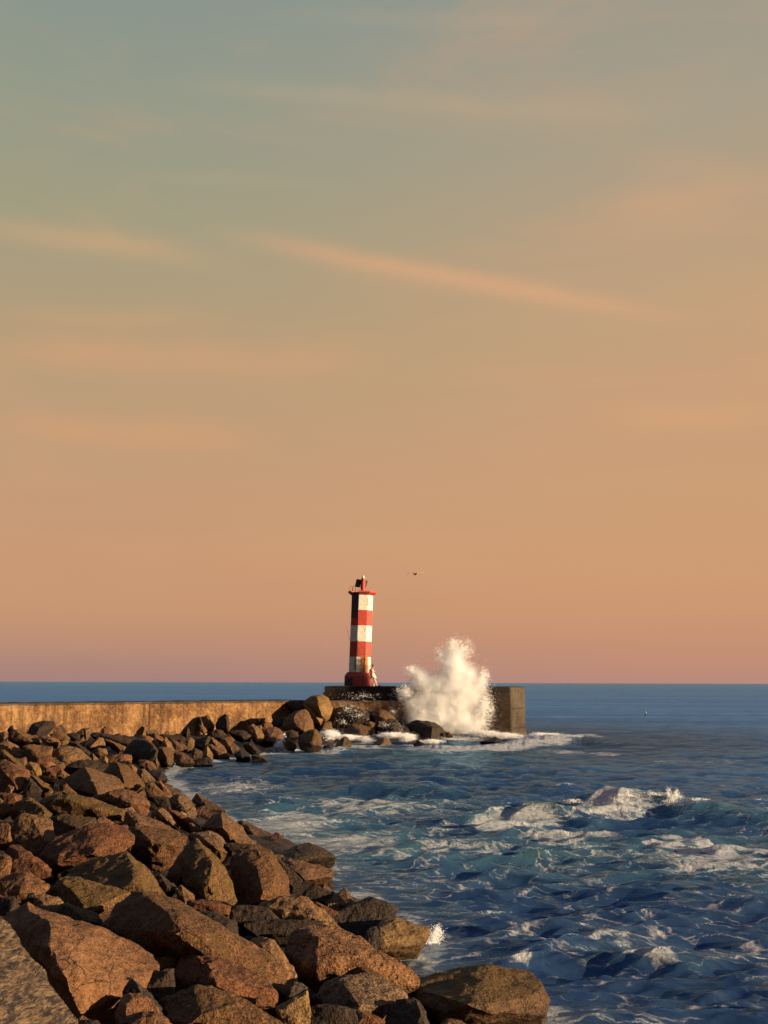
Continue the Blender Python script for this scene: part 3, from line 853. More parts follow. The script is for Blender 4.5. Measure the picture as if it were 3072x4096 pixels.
bm = bmesh.new(); loft(bm, [[(r * math.cos(2 * math.pi * q / n), r * math.sin(2 * math.pi * q / n), z) for q in range(n)] for r, z in ((0.05, -0.15), (0.13, -0.05), (0.14, 0.08), (0.07, 0.2))]); bm_obj('float', bm, M_BLACK, buoy, True)
bm = bmesh.new(); loft(bm, [[(r * math.cos(2 * math.pi * q / n), r * math.sin(2 * math.pi * q / n), z) for q in range(n)] for r, z in ((0.085, 0.201), (0.075, 0.35), (0.05, 0.52))]); bm_obj('neck', bm, M_BUOYW, buoy, True)
bm = bmesh.new(); tube(bm, [(0, 0, 0.5), (0, 0, 0.75)], 0.015, 6); bm_obj('staff', bm, M_BUOYW, buoy)
bm = bmesh.new(); bmesh.ops.create_cube(bm, size=1, matrix=Matrix.LocRotScale(Vector((-0.06, 0, 0.67)), None, (0.14, 0.012, 0.12))); bm_obj('flag', bm, M_BLACK, buoy)
# ================================================================ rubble mound
SHORE_PX = [(2300, 4230), (2180, 4060), (1700, 3900), (1720, 3780), (1580, 3620), (1350, 3500), (1330, 3400), (1080, 3345), (890, 3265), (760, 3170), (680, 3110), (720, 3060), (900, 3040), (1080, 3015), (1270, 2990), (1420, 2975), (1650, 2965)]
SHORE = np.array([on_z(x, y, 0.0)[:2] for x, y in SHORE_PX])
SHORE = np.vstack([[SHORE[0] + np.array([1.2, -9.0])], SHORE, [SHORE[-1] + np.array([0.5, 4.0])]])
LAND = np.vstack([SHORE, [[-40, 95]], [[-90, 60]], [[-60, -20]], [[5, -20]]])
def shore_dist(X, Y):                     # signed distance, positive on the land side
    d = np.full(X.shape, 1e9)
    for a, b_ in zip(SHORE[:-1], SHORE[1:]):
        ab = b_ - a; t = np.clip(((X - a[0]) * ab[0] + (Y - a[1]) * ab[1]) / (ab @ ab), 0, 1)
        d = np.minimum(d, np.hypot(X - a[0] - t * ab[0], Y - a[1] - t * ab[1]))
    ins = np.zeros(X.shape, bool); n = len(LAND); j = n - 1
    for i in range(n):
        xi, yi = LAND[i]; xj, yj = LAND[j]
        c = ((yi > Y) != (yj > Y)) & (X < (xj - xi) * (Y - yi) / (yj - yi + 1e-12) + xi)
        ins ^= c; j = i
    return np.where(ins, d, -d)
def bank_z(X, Y):
    s = shore_dist(X, Y)
    top = np.interp(Y, [0, 15, 30, 50, 70, 90], [2.3, 2.1, 1.7, 1.3, 1.0, 0.9])
    return np.where(s > 0, top * (1 - np.exp(-0.30 * s / top)), 0.35 * s)
def bank_hit(px, py, zo=0.0):
    r = ray(px, py)
    ds = np.concatenate([np.arange(4, 30, 0.1), np.arange(30, 95, 0.3)])
    P = CAM[None, :] + r[None, :] * ds[:, None]
    below = P[:, 2] < np.maximum(bank_z(P[:, 0], P[:, 1]), 0.0) + zo
    i = int(np.argmax(below)) if below.any() else len(ds) - 1
    return float(ds[i])

CROP = {'A': (0, 2860, 560 / 1659), 'B': (480, 2820, 560 / 1659), 'C': (900, 2760, 560 / 1659), 'D': (0, 3040, 600 / 1659), 'E': (500, 3060, 600 / 1659), 'F': (0, 3340, 600 / 1659), 'G': (500, 3340, 600 / 1659), 'H': (950, 3320, 650 / 1659), 'I': (0, 3640, 684 / 1659), 'J': (560, 3640, 684 / 1659), 'K': (1100, 3640, 684 / 1659), 'L': (1560, 3700, 680 / 1659), 'M': (1270, 2720, 500 / 1659), 'N': (1600, 2500, 600 / 1659)}
# crop, material, outline (detail coordinates), ridges (x, y, bulge towards viewer in widths), label, options
ROCKS = []
def R(cr, mat, out, ridge, label, **kw): ROCKS.append((cr, mat, out, ridge, label, kw))
# --- at the foot of the wall, far left
R('A', 'dark', [(340,180),(375,100),(520,72),(635,78),(650,130),(560,200),(450,270),(380,265),(335,235)], [(545,78,.12),(440,240,.32),(470,150,.25)], 'dark boulder with a brown right side propped against the wall, largest on the far left')
R('A', 'dark', [(85,180),(110,140),(155,120),(165,170),(100,190)], [(140,150,.2)], 'small dark peaked stone at the wall foot nearest the left edge')
R('A', 'brown', [(80,185),(160,175),(220,175),(350,250),(450,280),(480,330),(300,340),(180,320),(110,270)], [(200,200,.1),(330,300,.15)], 'broad mottled brown slab below the small peaked stone at the far left')
R('A', 'brown', [(-40,220),(60,195),(110,240),(75,270),(40,300),(-40,305)], [(65,205,.2),(60,280,.25)], 'brown stone cut by the left edge just under the sea wall')
R('A', 'tan', [(475,255),(530,245),(620,265),(700,300),(720,330),(690,350),(600,335),(480,285)], [(600,290,.1)], 'pale tan flat slab in front of the dark boulder propped on the wall')
R('A', 'gold', [(720,310),(805,290),(815,350),(730,355)], [(760,325,.1)], 'small bright orange block right of the pale flat slab')
R('A', 'brown', [(590,225),(700,190),(760,215),(830,270),(810,295),(700,295),(620,275)], [(700,220,.1)], 'low brown hump behind the small bright orange block')
R('A', 'dark', [(790,220),(900,210),(945,240),(940,290),(850,305),(800,260)], [(925,225,.1),(920,290,.2)], 'dark squat stone left of the pointed black one at the wall')
R('A', 'dark', [(905,205),(985,168),(995,230),(970,275),(930,245)], [(975,190,.15)], 'pointed black stone standing against the wall left of the rusty hump')
R('A', 'tan', [(890,315),(930,300),(975,265),(1020,300),(1010,345),(970,362)], [(975,290,.1)], 'small tan cobble below the pointed black stone')
R('A', 'dark', [(805,320),(880,305),(960,380),(1050,420),(1090,450),(1050,475),(960,410),(810,375)], [(890,330,.15),(1000,430,.2)], 'dark narrow wedge slanting down below the small tan cobble')
R('A', 'pink', [(1190,190),(1230,140),(1290,135),(1345,190),(1345,235),(1200,230)], [(1235,150,.1),(1250,220,.2)], 'rusty brown hump set against the wall, its left side black')
R('A', 'dark', [(1060,235),(1110,205),(1250,235),(1420,240),(1560,290),(1500,335),(1300,305),(1150,265)], [(1300,260,.08)], 'long dark flat slab lying under the rusty hump')
R('A', 'tan', [(1040,350),(1180,255),(1230,280),(1250,360),(1180,395),(1060,392)], [(1175,270,.15),(1070,380,.2)], 'tan wedge rising to a point under the long dark slab')
R('A', 'tan', [(1230,290),(1300,300),(1500,380),(1420,405),(1320,350)], [(1350,335,.1)], 'tan sliver slanting right beneath the long dark slab')
R('A', 'tan', [(1090,430),(1160,390),(1260,400),(1275,455),(1180,475),(1110,465)], [(1180,420,.2)], 'rounded tan cobble with a flat base, below the tan pointed wedge')
R('A', 'tan', [(-40,310),(30,308),(120,318),(220,375),(300,460),(360,560),(270,592),(180,520),(60,420),(-40,380)], [(60,340,.1),(230,500,.15)], 'large smooth golden slab sloping right at the far left edge')
R('A', 'brown', [(265,365),(400,350),(620,380),(600,470),(560,592),(450,580),(370,562),(320,470)], [(400,420,.1),(480,540,.15)], 'brown shaded slab right of the large smooth golden one')
R('A', 'tan', [(610,440),(700,380),(860,370),(960,410),(1030,480),(1085,525),(920,560),(760,615),(680,600),(570,565)], [(720,400,.1),(780,540,.15),(920,440,.12)], 'broad tan boulder with a wide lit face, mid left below the wall')
R('A', 'tan', [(1078,480),(1100,455),(1165,520),(1100,545)], [(1110,500,.2)], 'small tan tooth beside the broad tan boulder')
R('A', 'gold', [(1195,540),(1240,480),(1280,520),(1275,578)], [(1245,520,.2)], 'pale stone splashed white at its foot, left of the reddish block', z=0.95)
R('A', 'pink', [(1295,475),(1470,462),(1563,470),(1567,542),(1420,550),(1290,560)], [(1480,480,.08),(1480,540,.12)], 'flat topped reddish block left of the huge black boulder')
R('A', 'mossgold', [(-40,410),(50,415),(150,520),(300,620),(340,700),(280,700),(140,610),(30,540),(-40,500)], [(60,460,.15),(200,590,.15)], 'green mossy slab slanting down from the left edge')
R('A', 'gold', [(295,590),(340,562),(440,570),(485,640),(502,690),(440,722),(365,702),(315,640)], [(390,620,.2)], 'bright golden speckled stone, rounded, above the mossy slope')
R('A', 'red', [(475,580),(560,578),(620,640),(668,712),(560,720),(498,692)], [(545,630,.15)], 'red brown cobble touching the golden speckled stone on its right')
R('A', 'tan', [(665,700),(720,640),(770,680),(825,712),(760,730),(680,722)], [(740,690,.15)], 'small tan shard behind the tall black peak')
R('A', 'dark', [(750,610),(940,540),(1080,530),(1200,555),(1270,600),(1180,690),(1030,680),(880,640)], [(1000,560,.1),(1050,640,.15)], 'dark low slab behind the tall black peak, its upper rim pale')
# --- middle and right foot of the wall
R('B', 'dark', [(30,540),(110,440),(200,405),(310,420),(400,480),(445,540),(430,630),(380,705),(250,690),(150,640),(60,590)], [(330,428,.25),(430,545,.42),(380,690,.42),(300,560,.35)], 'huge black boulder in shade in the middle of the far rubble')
R('B', 'brown', [(320,400),(345,335),(410,330),(520,390),(520,440),(420,405)], [(410,345,.15),(430,395,.2)], 'dark wedge against the wall right at the vertical crack')
R('B', 'tan', [(372,420),(415,393),(495,497),(430,500)], [(415,420,.1)], 'first of two pale blades beside each other, the smaller left one')
R('B', 'tan', [(488,480),(540,383),(600,440),(660,557),(610,575),(530,505)], [(535,400,.15),(560,510,.2)], 'second of two pale blades beside each other, the taller right one')
R('B', 'dark', [(460,345),(560,370),(740,368),(790,420),(770,468),(690,462),(620,435),(540,395)], [(600,400,.06)], 'long black slab shaded at the foot of the wall, mid way')
R('B', 'brown', [(598,400),(690,460),(770,475),(800,520),(740,555),(650,565),(612,490)], [(690,500,.15)], 'brown rough stone tucked right of the taller pale blade')
R('B', 'brown', [(430,510),(520,498),(600,520),(645,600),(645,675),(570,720),(520,700),(455,640)], [(500,520,.15),(560,640,.2)], 'brown speckled boulder with its foot in the surf, right of the huge black one', z=0.45)
R('B', 'brown', [(385,645),(430,615),(465,700),(442,740),(390,700)], [(425,660,.2)], 'small brown stone below the huge black boulder')
R('B', 'pink', [(225,650),(320,652),(400,690),(445,762),(350,775),(280,735),(215,705)], [(330,690,.1),(300,660,.1)], 'pinkish wedge at the water edge in front of the huge black boulder', z=0.4)
R('B', 'pink', [(85,720),(150,703),(205,750),(185,810),(125,770)], [(140,735,.2)], 'small orange brown knob left of the pinkish wedge')
R('B', 'brown', [(640,560),(740,558),(865,640),(875,685),(760,695),(650,660)], [(740,610,.15)], 'low brown stone by the surf left of the black half dome', z=0.4)
R('B', 'dark', [(733,345),(760,285),(805,265),(832,330),(790,370)], [(800,290,.2),(790,350,.3)], 'small black hump leaning on the wall left of the black spike')
R('B', 'tan', [(768,440),(830,378),(885,420),(868,520),(790,545)], [(825,400,.15)], 'rough tan block below the small black hump')
R('B', 'brown', [(845,540),(880,503),(970,550),(985,600),(930,645),(868,645)], [(890,530,.15)], 'brown block immediately left of the bright pinnacle')
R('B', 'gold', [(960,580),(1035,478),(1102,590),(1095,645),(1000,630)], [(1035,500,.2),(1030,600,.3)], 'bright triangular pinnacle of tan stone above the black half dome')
R('B', 'dark', [(855,695),(920,635),(1020,620),(1090,668),(1105,705),(900,708)], [(1020,640,.15)], 'black half dome of wet rock at the water edge', z=0.2)
R('B', 'dark', [(903,260),(905,180),(940,130),(972,180),(978,300),(945,345)], [(965,200,.3)], 'tall black spike standing against the wall')
R('B', 'tan', [(943,245),(985,238),(1032,300),(1000,335),(950,285)], [(975,260,.1)], 'small pale oval stone at the foot of the black spike')
R('B', 'brown', [(972,140),(1010,118),(1045,130),(1118,240),(1110,280),(1020,300),(985,220)], [(1042,138,.2),(1075,270,.35)], 'upright slab with one lit edge, right of the black spike')
R('B', 'dark', [(1128,240),(1170,150),(1240,110),(1278,130),(1295,230),(1290,310),(1150,300)], [(1260,130,.25),(1270,290,.4)], 'rounded black boulder set against the wall, right of the upright slab')
R('B', 'dark', [(862,440),(900,408),(1050,368),(1065,410),(1000,535),(940,525),(880,485)], [(1040,380,.2),(990,520,.3)], 'black block in shade right above the bright pinnacle')
R('B', 'tan', [(1045,370),(1100,390),(1240,490),(1265,545),(1190,535),(1020,450)], [(1090,400,.12),(1150,500,.15)], 'long tan slab tilting right, above the bright pinnacle')
R('B', 'pink', [(1015,465),(1060,455),(1180,530),(1265,560),(1305,615),(1180,640),(1095,590)], [(1150,545,.15)], 'reddish long stone lying under the long tan slab')
R('B', 'brown', [(1180,440),(1220,378),(1290,400),(1380,480),(1412,515),(1340,570),(1260,535)], [(1240,395,.1),(1300,500,.15)], 'lit brown boulder sloping to the surf, left of the wave washed cobble')
R('B', 'dark', [(1008,340),(1140,293),(1210,300),(1262,340),(1200,385),(1100,385)], [(1150,310,.15)], 'dark block under the rounded black boulder at the wall')
R('C', 'dark', [(40,490),(210,473),(310,515),(315,558),(215,572),(80,545)], [(212,480,.1),(218,565,.25)], 'dark box shaped stone with one lit end, under the wall')
R('C', 'tan', [(262,445),(330,398),(440,480),(472,570),(412,645),(380,625),(320,545)], [(335,420,.12),(400,600,.15)], 'steep tan slab dropping towards the spray')
R('C', 'tan', [(350,430),(430,418),(468,572),(430,595)], [(420,440,.1)], 'narrow pale column leaning on the steep tan slab')
R('C', 'pink', [(418,420),(470,370),(542,390),(570,430),(490,480),(440,475)], [(480,390,.12)], 'smooth reddish stone at the wall above the rounded tan boulder')
R('C', 'brown', [(420,605),(455,490),(560,430),(640,458),(695,510),(715,565),(640,625),(560,655),(480,645)], [(548,445,.15),(545,600,.3)], 'rounded tan boulder with a dark left side, left of the small splash')
R('C', 'dark', [(345,405),(390,330),(452,370),(420,425)], [(410,360,.2)], 'small black stone put in for a shadow at the wall above the narrow pale column')  # added stone, its black colour stands for a shadow at the wall
R('C', 'dark', [(543,405),(600,300),(640,365),(692,365),(655,435),(600,440)], [(610,330,.2),(630,420,.3)], 'jagged black stone at the wall beside the big lit wedge')
R('C', 'brown', [(680,430),(720,330),(830,252),(940,233),(985,270),(1062,430),(1062,468),(940,505),(870,475),(700,485)], [(838,262,.12),(805,385,.25),(930,495,.3)], 'big lit wedge shaped boulder near the end of the wall')
R('C', 'dark', [(708,140),(860,123),(940,190),(1005,290),(900,295),(840,228),(780,225)], [(860,150,.1),(900,260,.15)], 'dark slab lying across the end of the wall')
R('C', 'gold', [(925,165),(990,188),(1090,260),(1163,345),(1130,388),(1060,382),(990,260)], [(1010,210,.15),(1080,330,.2)], 'mottled pale elongated stone under the big golden boulder', d=76.6)
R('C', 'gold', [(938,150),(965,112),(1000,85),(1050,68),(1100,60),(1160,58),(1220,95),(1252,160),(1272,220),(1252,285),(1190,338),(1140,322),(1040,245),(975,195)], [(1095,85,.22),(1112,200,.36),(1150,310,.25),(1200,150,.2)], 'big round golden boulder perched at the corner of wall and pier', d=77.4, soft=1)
R('C', 'dark', [(688,495),(790,473),(862,500),(872,548),(760,565)], [(790,490,.15)], 'dark stone low under the big lit wedge')
R('C', 'mossgold', [(865,600),(880,540),(1000,480),(1080,463),(1132,550),(1153,660),(1080,690),(980,685),(880,645)], [(1060,475,.2),(1100,560,.32),(1020,640,.42)], 'big dark boulder washed by spray, lowest under the big golden one', z=0.6)
R('C', 'brown', [(688,565),(740,553),(832,630),(855,682),(760,695),(700,660)], [(745,590,.2)], 'brown stone in the surf right of the small splash', z=0.4)
R('C', 'brown', [(875,605),(960,593),(1030,640),(1062,685),(900,685)], [(950,620,.2)], 'low brown stone at the foot of the big spray washed boulder', z=0.3)
R('C', 'dark', [(100,745),(190,713),(270,740),(303,800),(230,845),(150,810)], [(190,735,.2),(200,800,.3)], 'dark rounded cobble awash at the corner of the far cove', z=0.2)
R('C', 'brown', [(298,775),(400,768),(490,810),(522,838),(330,842)], [(400,790,.2)], 'low brown stone running out into the water, far cove', z=0.15)
R('C', 'dark', [(208,645),(280,618),(350,650),(422,720),(380,745),(250,695)], [(300,650,.2)], 'black wet stone left of the small splash', z=0.4)
R('C', 'brown', [(1095,435),(1180,378),(1260,375),(1270,470),(1130,510)], [(1180,400,.2)], 'brown stone behind the foam beneath the big golden boulder', z=0.7)
# --- surf in front of the pier
R('M', 'brown', [(305,685),(460,598),(560,588),(640,618),(765,650),(745,735),(600,762),(400,740)], [(560,635,.2),(570,740,.35),(480,620,.15)], 'large wet boulder with a lit right flank, in the foam below the lighthouse', z=0.5)
R('M', 'brown', [(470,610),(560,530),(680,500),(742,498),(795,640),(745,705),(640,650)], [(690,540,.2)], 'spray soaked boulder behind the large wet one below the lighthouse', z=0.8)
R('M', 'dark', [(330,500),(380,335),(450,380),(700,425),(705,540),(480,605),(350,610)], [(440,430,.15),(600,500,.2)], 'dark boulder covered in spray drops under the pier ledge', z=1.1)
R('M', 'brown', [(690,445),(830,388),(930,418),(1045,510),(900,530),(760,530)], [(840,405,.1),(870,510,.2)], 'rusty brown boulder resting on dark rock under the pier ledge', z=1.2)
R('M', 'dark', [(770,540),(900,512),(1060,518),(1122,640),(1125,682),(960,695),(810,690)], [(1055,525,.15),(985,680,.3)], 'dark boulder with a lit triangular right face, left of the huge black surf boulder', z=0.7)
R('M', 'dark', [(1060,518),(1110,523),(1190,590),(1245,660),(1120,695),(1105,600)], [(1130,560,.15)], 'black sloping rock squeezed left of the huge black surf boulder', z=0.65)
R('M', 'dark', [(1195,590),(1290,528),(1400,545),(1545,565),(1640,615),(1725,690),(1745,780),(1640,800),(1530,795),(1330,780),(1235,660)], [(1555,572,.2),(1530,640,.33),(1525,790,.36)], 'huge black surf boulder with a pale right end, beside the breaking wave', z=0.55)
R('M', 'gold', [(738,830),(870,763),(950,778),(985,860),(880,875)], [(868,775,.15),(850,865,.3)], 'small half lit rock awash in the foam, mid way below the pier', z=0.15)
R('M', 'dark', [(1268,855),(1330,803),(1430,850),(1555,910),(1450,918),(1310,888)], [(1425,855,.15),(1440,905,.25)], 'low black rock with an orange tip, awash below the huge black surf boulder', z=0.1)
R('C', 'mossgold', [(1308,660),(1380,563),(1440,553),(1505,630),(1482,675),(1340,685)], [(1415,575,.2),(1390,670,.3)], 'dark pyramid shaped rock standing in foam below the golden boulder', z=0.25)
R('C', 'dark', [(1158,668),(1230,643),(1312,668),(1290,690),(1180,690)], [(1230,655,.15)], 'flat black rock awash left of the dark foam pyramid', z=0.12)
R('N', 'dark', [(883,1288),(1000,1253),(1060,1238),(1110,1258),(1158,1312),(1060,1305)], [(1065,1250,.15),(1060,1295,.25)], 'low black rock awash alone in front of the pier end', z=0.15)
R('N', 'brown', [(498,1185),(550,1188),(585,1232),(510,1230)], [(545,1200,.2)], 'small brown stone peeping out of the foam at the foot of the breaking wave', z=0.5)
# --- middle distance, left side
R('D', 'red', [(-60,20),(60,-5),(150,70),(320,125),(328,190),(275,352),(120,375),(-60,375)], [(235,118,.28),(238,345,.36),(60,150,.3)], 'black block at the left edge with a red lit end face')
R('D', 'mossgold', [(328,170),(380,165),(470,230),(560,310),(590,342),(500,365),(450,332),(380,252)], [(380,190,.15),(500,330,.2)], 'yellow green mossy ridge stone below the golden speckled one')
R('D', 'pink', [(428,165),(540,183),(605,240),(500,250)], [(530,205,.1)], 'pinkish smooth facet stone behind the mossy ridge stone')
R('D', 'dark', [(270,200),(335,195),(470,340),(300,405),(255,380)], [(340,250,.2)], 'black shaded stone below the mossy ridge')
R('D', 'pink', [(688,285),(730,260),(880,402),(760,375),(690,345)], [(740,310,.08)], 'pale pink triangular stone left of the tall black peak')
R('D', 'brown', [(640,270),(800,130),(940,76),(1120,145),(1290,200),(1362,290),(1250,335),(1090,397),(930,402),(780,370)], [(945,85,.15),(1045,280,.3),(1090,390,.34)], 'tall black peak with a speckled right back, mid left', push=-0.3)
R('D', 'kelp', [(1110,150),(1200,70),(1290,28),(1420,70),(1530,180),(1605,280),(1500,340),(1400,315),(1360,290)], [(1300,40,.15),(1385,285,.36),(1345,130,.26)], 'tall leaning boulder black on the left and brown weedy on the right')
R('D', 'pink', [(1128,390),(1200,343),(1380,318),(1520,368),(1660,470),(1500,550),(1330,525),(1180,445)], [(1250,370,.1),(1450,480,.15)], 'orange tinted smooth boulder with a speckled right half')
R('D', 'mossgold', [(435,455),(600,378),(800,365),(960,420),(1200,500),(1400,565),(1390,650),(1200,665),(1000,605),(760,595),(560,525)], [(700,420,.08),(1000,530,.1)], 'long green mossy slab stretching right across the mid left')
R('D', 'mossgold', [(110,560),(180,470),(290,415),(370,440),(570,590),(540,648),(410,680),(240,620)], [(315,420,.12),(450,520,.2),(525,625,.26)], 'black spire with a thin mossy edge, left of the long mossy slab')
R('D', 'brown', [(-60,420),(0,425),(60,470),(142,545),(40,605),(-60,570)], [(30,480,.1)], 'brown triangular stone at the left edge beside the black mossy spire')
R('D', 'red', [(-60,360),(160,368),(255,400),(180,475),(80,475),(-60,400)], [(160,400,.15)], 'low reddish stone in a dark hollow at the left edge')
R('D', 'pink', [(-60,680),(60,668),(132,700),(203,830),(213,935),(100,940),(-60,900)], [(110,720,.12),(60,860,.15)], 'pinkish square block at the left edge beside the big brown slab')
R('D', 'brown', [(125,705),(240,588),(330,640),(430,690),(542,638),(614,880),(500,1010),(430,1060),(300,1060),(205,965)], [(430,694,.14),(520,930,.16),(230,640,.05)], 'big brown slab split by a lit orange right facet')
R('D', 'moss', [(535,630),(680,598),(1062,638),(1032,765),(900,830),(700,860),(605,840)], [(800,620,.05),(850,760,.22)], 'dark mossy block in shade right of the big brown slab')
R('D', 'pink', [(1028,765),(1080,640),(1150,628),(1295,722),(1160,762)], [(1090,660,.1)], 'pale smooth cap of stone beside the dark mossy block')
R('E', 'brown', [(-10,640),(18,508),(110,535),(300,598),(500,688),(645,772),(600,798),(300,745),(130,695)], [(112,545,.12),(165,690,.3)], 'long tan speckled slab with a black left end, mid slope')
R('F', 'red', [(430,270),(500,160),(620,40),(760,-20),(920,-82),(1160,-115),(1400,-95),(1490,80),(1340,225),(1220,265),(900,345),(640,385),(480,335)], [(1040,20,.05),(1115,190,.18),(640,300,.16)], 'huge dark red boulder, widest of the middle slope')
R('E', 'kelp', [(0,690),(100,655),(400,715),(640,765),(700,805),(620,935),(430,1025),(300,1040),(180,985),(60,890)], [(150,700,.08),(350,900,.2),(560,880,.15)], 'round backed boulder overgrown with dark weed beside the huge dark red one')
R('E', 'grey', [(135,60),(200,28),(300,130),(335,165),(270,198),(160,172)], [(200,60,.15)], 'grey brown stone at the near end of the cove water line')
R('E', 'dark', [(253,75),(400,58),(472,150),(380,168),(300,152)], [(400,70,.15),(380,162,.3)], 'black rock with a golden tip reaching into the cove', z=0.25)
R('E', 'brown', [(215,230),(300,188),(445,320),(430,355),(330,365),(245,335)], [(300,215,.1)], 'brown plain slab above the black rock with golden tip, pointing seaward')
R('E', 'pink', [(328,180),(390,168),(480,280),(545,355),(460,350),(370,255)], [(400,215,.15)], 'reddish narrow slab pointing seaward, mid cove')
R('E', 'brown', [(398,230),(430,198),(560,290),(622,332),(560,355),(475,295)], [(480,270,.12)], 'dark brown low slab at the water, mid cove', z=0.3)
R('E', 'grey', [(468,365),(560,318),(650,313),(735,400),(785,500),(780,555),(680,565),(540,505),(500,445)], [(560,340,.1),(640,480,.15)], 'grey brown speckled boulder left of the pointed stone in the water')
R('E', 'brown', [(733,395),(790,313),(920,388),(992,450),(1108,497),(960,515),(840,455)], [(792,325,.1),(930,490,.2)], 'pointed stone stretching its red tip into the water', z=0.3)
R('E', 'red', [(698,565),(790,470),(900,448),(965,550),(930,585),(790,565)], [(820,480,.1)], 'rust red stone below the pointed stone in the water', z=0.3)
R('E', 'dark', [(288,350),(470,350),(512,480),(480,505),(380,445)], [(450,370,.12)], 'black hollow slab left of the grey speckled boulder')
R('E', 'tan', [(300,525),(340,468),(430,478),(530,590),(583,715),(500,660),(380,605)], [(350,490,.1),(480,620,.15)], 'tan mottled long stone sloping right, above the weed grown boulder')
R('E', 'red', [(488,500),(560,508),(700,580),(845,695),(750,690),(600,605)], [(600,560,.12)], 'red brown bar of stone slanting to the right')
R('E', 'brown', [(848,690),(960,570),(1080,516),(1130,555),(1280,680),(1393,820),(1385,868),(1240,868),(1110,855),(950,765)], [(1062,524,.12),(1085,700,.34),(1240,845,.36)], 'big peaked boulder, black left face and speckled right face, at the water')
R('E', 'brown', [(1243,622),(1310,616),(1400,680),(1635,770),(1625,805),(1450,822),(1385,815)], [(1330,635,.12),(1450,812,.28)], 'low wedge running into the water right of the big peaked boulder', z=0.25)
R('E', 'brown', [(698,640),(740,638),(855,722),(800,745),(740,725)], [(760,670,.15)], 'small brown stone in the dark gap left of the big peaked boulder')
R('E', 'grey', [(670,795),(760,745),(950,735),(1060,800),(1124,880),(1118,925),(960,890),(800,840)], [(800,760,.08),(1040,870,.2)], 'grey sharp edged slab below the big peaked boulder')
R('E', 'brown', [(780,835),(960,790),(1125,965),(1060,1005),(960,995)], [(870,815,.12),(1035,930,.25)], 'tan fin with a black left face under the grey sharp slab')
R('E', 'dark', [(1105,865),(1250,866),(1400,876),(1395,945),(1240,955),(1115,925)], [(1250,900,.08)], 'flat dark slab in shade at the foot of the big peaked boulder')
R('E', 'red', [(1375,870),(1480,868),(1525,915),(1440,930)], [(1460,890,.15)], 'small rusty stone right of the flat dark slab', z=0.4)
# --- near middle
R('G', 'mossgold', [(610,190),(790,48),(870,110),(1000,240),(1172,490),(1255,765),(1080,752),(915,722),(740,645),(640,500)], [(965,320,.22),(918,700,.32),(800,120,.05)], 'tall tent shaped stone with a bright tan right face, centre of the slope')
R('G', 'red', [(440,480),(622,188),(705,210),(773,300),(712,425),(560,570)], [(632,200,.16),(655,400,.3)], 'black wedge with a small glowing orange face')
R('G', 'dark', [(322,460),(400,438),(572,572),(520,650),(430,650),(360,600)], [(395,450,.1),(480,600,.2)], 'black pointed slab lying below the glowing orange face')
R('G', 'tan', [(556,595),(622,556),(775,667),(660,726),(588,655)], [(630,590,.1)], 'small tan plate left of the tent shaped stone foot')
R('F', 'mossgold', [(640,440),(900,335),(1240,252),(1390,213),(1520,315),(1640,420),(1755,600),(1850,695),(1760,770),(1600,730),(1480,680),(1100,600),(800,480)], [(1402,225,.12),(1525,400,.2),(1545,620,.26)], 'wide black faced boulder with a golden mossy right edge')
R('J', 'kelp', [(-330,180),(-190,-50),(20,-170),(260,-140),(560,30),(860,200),(1100,330),(1350,530),(1425,845),(1250,810),(1090,640),(750,480),(400,480),(140,460),(-150,430)], [(110,-120,.10),(330,90,.2),(520,230,.24),(700,350,.24),(1050,560,.17)], 'longest log shaped boulder with a weedy brown top and black side')
R('G', 'red', [(660,730),(900,706),(1170,790),(1150,905),(1000,885),(780,810)], [(900,750,.08)], 'red brown mottled slab below the tent shaped stone')
R('J', 'dark', [(555,20),(690,20),(830,75),(940,128),(965,172),(890,218),(760,125)], [(850,85,.15),(870,190,.25)], 'dark bar with a lit rounded end lying on the longest log shaped boulder')
R('H', 'kelp', [(-70,260),(60,195),(180,165),(330,220),(425,390),(505,480),(560,685),(420,700),(230,750),(20,770),(-50,520)], [(0,400,.1),(215,375,.18),(305,400,.25),(300,720,.3)], 'large block with a speckled flat top and a ribbed dark front')
R('H', 'dark', [(375,290),(450,318),(560,420),(665,510),(560,600),(480,490)], [(450,340,.1)], 'black slab slanting right behind the large ribbed block')
R('H', 'moss', [(390,245),(560,178),(720,126),(850,180),(1015,272),(820,285),(640,315),(545,300)], [(645,175,.15),(632,300,.28),(720,140,.1)], 'isolated dark peaked rock standing in the water', z=0.3)
R('H', 'pink', [(425,268),(530,286),(700,360),(930,388),(990,450),(880,505),(720,530),(640,515),(545,425)], [(560,310,.08),(665,500,.25),(800,400,.12)], 'long red brown rock running into the water below the isolated peak', z=0.35)
R('H', 'dark', [(635,675),(770,558),(995,640),(880,740),(770,730)], [(770,580,.08)], 'black low pyramid behind the tan tipped one')
R('H', 'brown', [(865,745),(1020,650),(1100,593),(1142,650),(1195,740),(1140,780),(1020,860),(940,790)], [(1030,655,.2),(1142,772,.42)], 'black block with a tan tooth shaped right tip')
R('H', 'red', [(762,720),(880,765),(1025,842),(940,900),(860,830)], [(860,780,.08)], 'dull red facet stone below the tan tipped block')
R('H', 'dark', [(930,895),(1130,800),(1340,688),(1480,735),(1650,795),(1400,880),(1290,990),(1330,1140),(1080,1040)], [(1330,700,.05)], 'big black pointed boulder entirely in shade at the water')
R('H', 'tan', [(220,760),(420,690),(560,678),(700,700),(840,800),(945,895),(1085,1030),(860,960),(440,930),(280,830)], [(600,740,.04),(800,900,.1)], 'broad speckled tan slab behind the pitted red boulder')
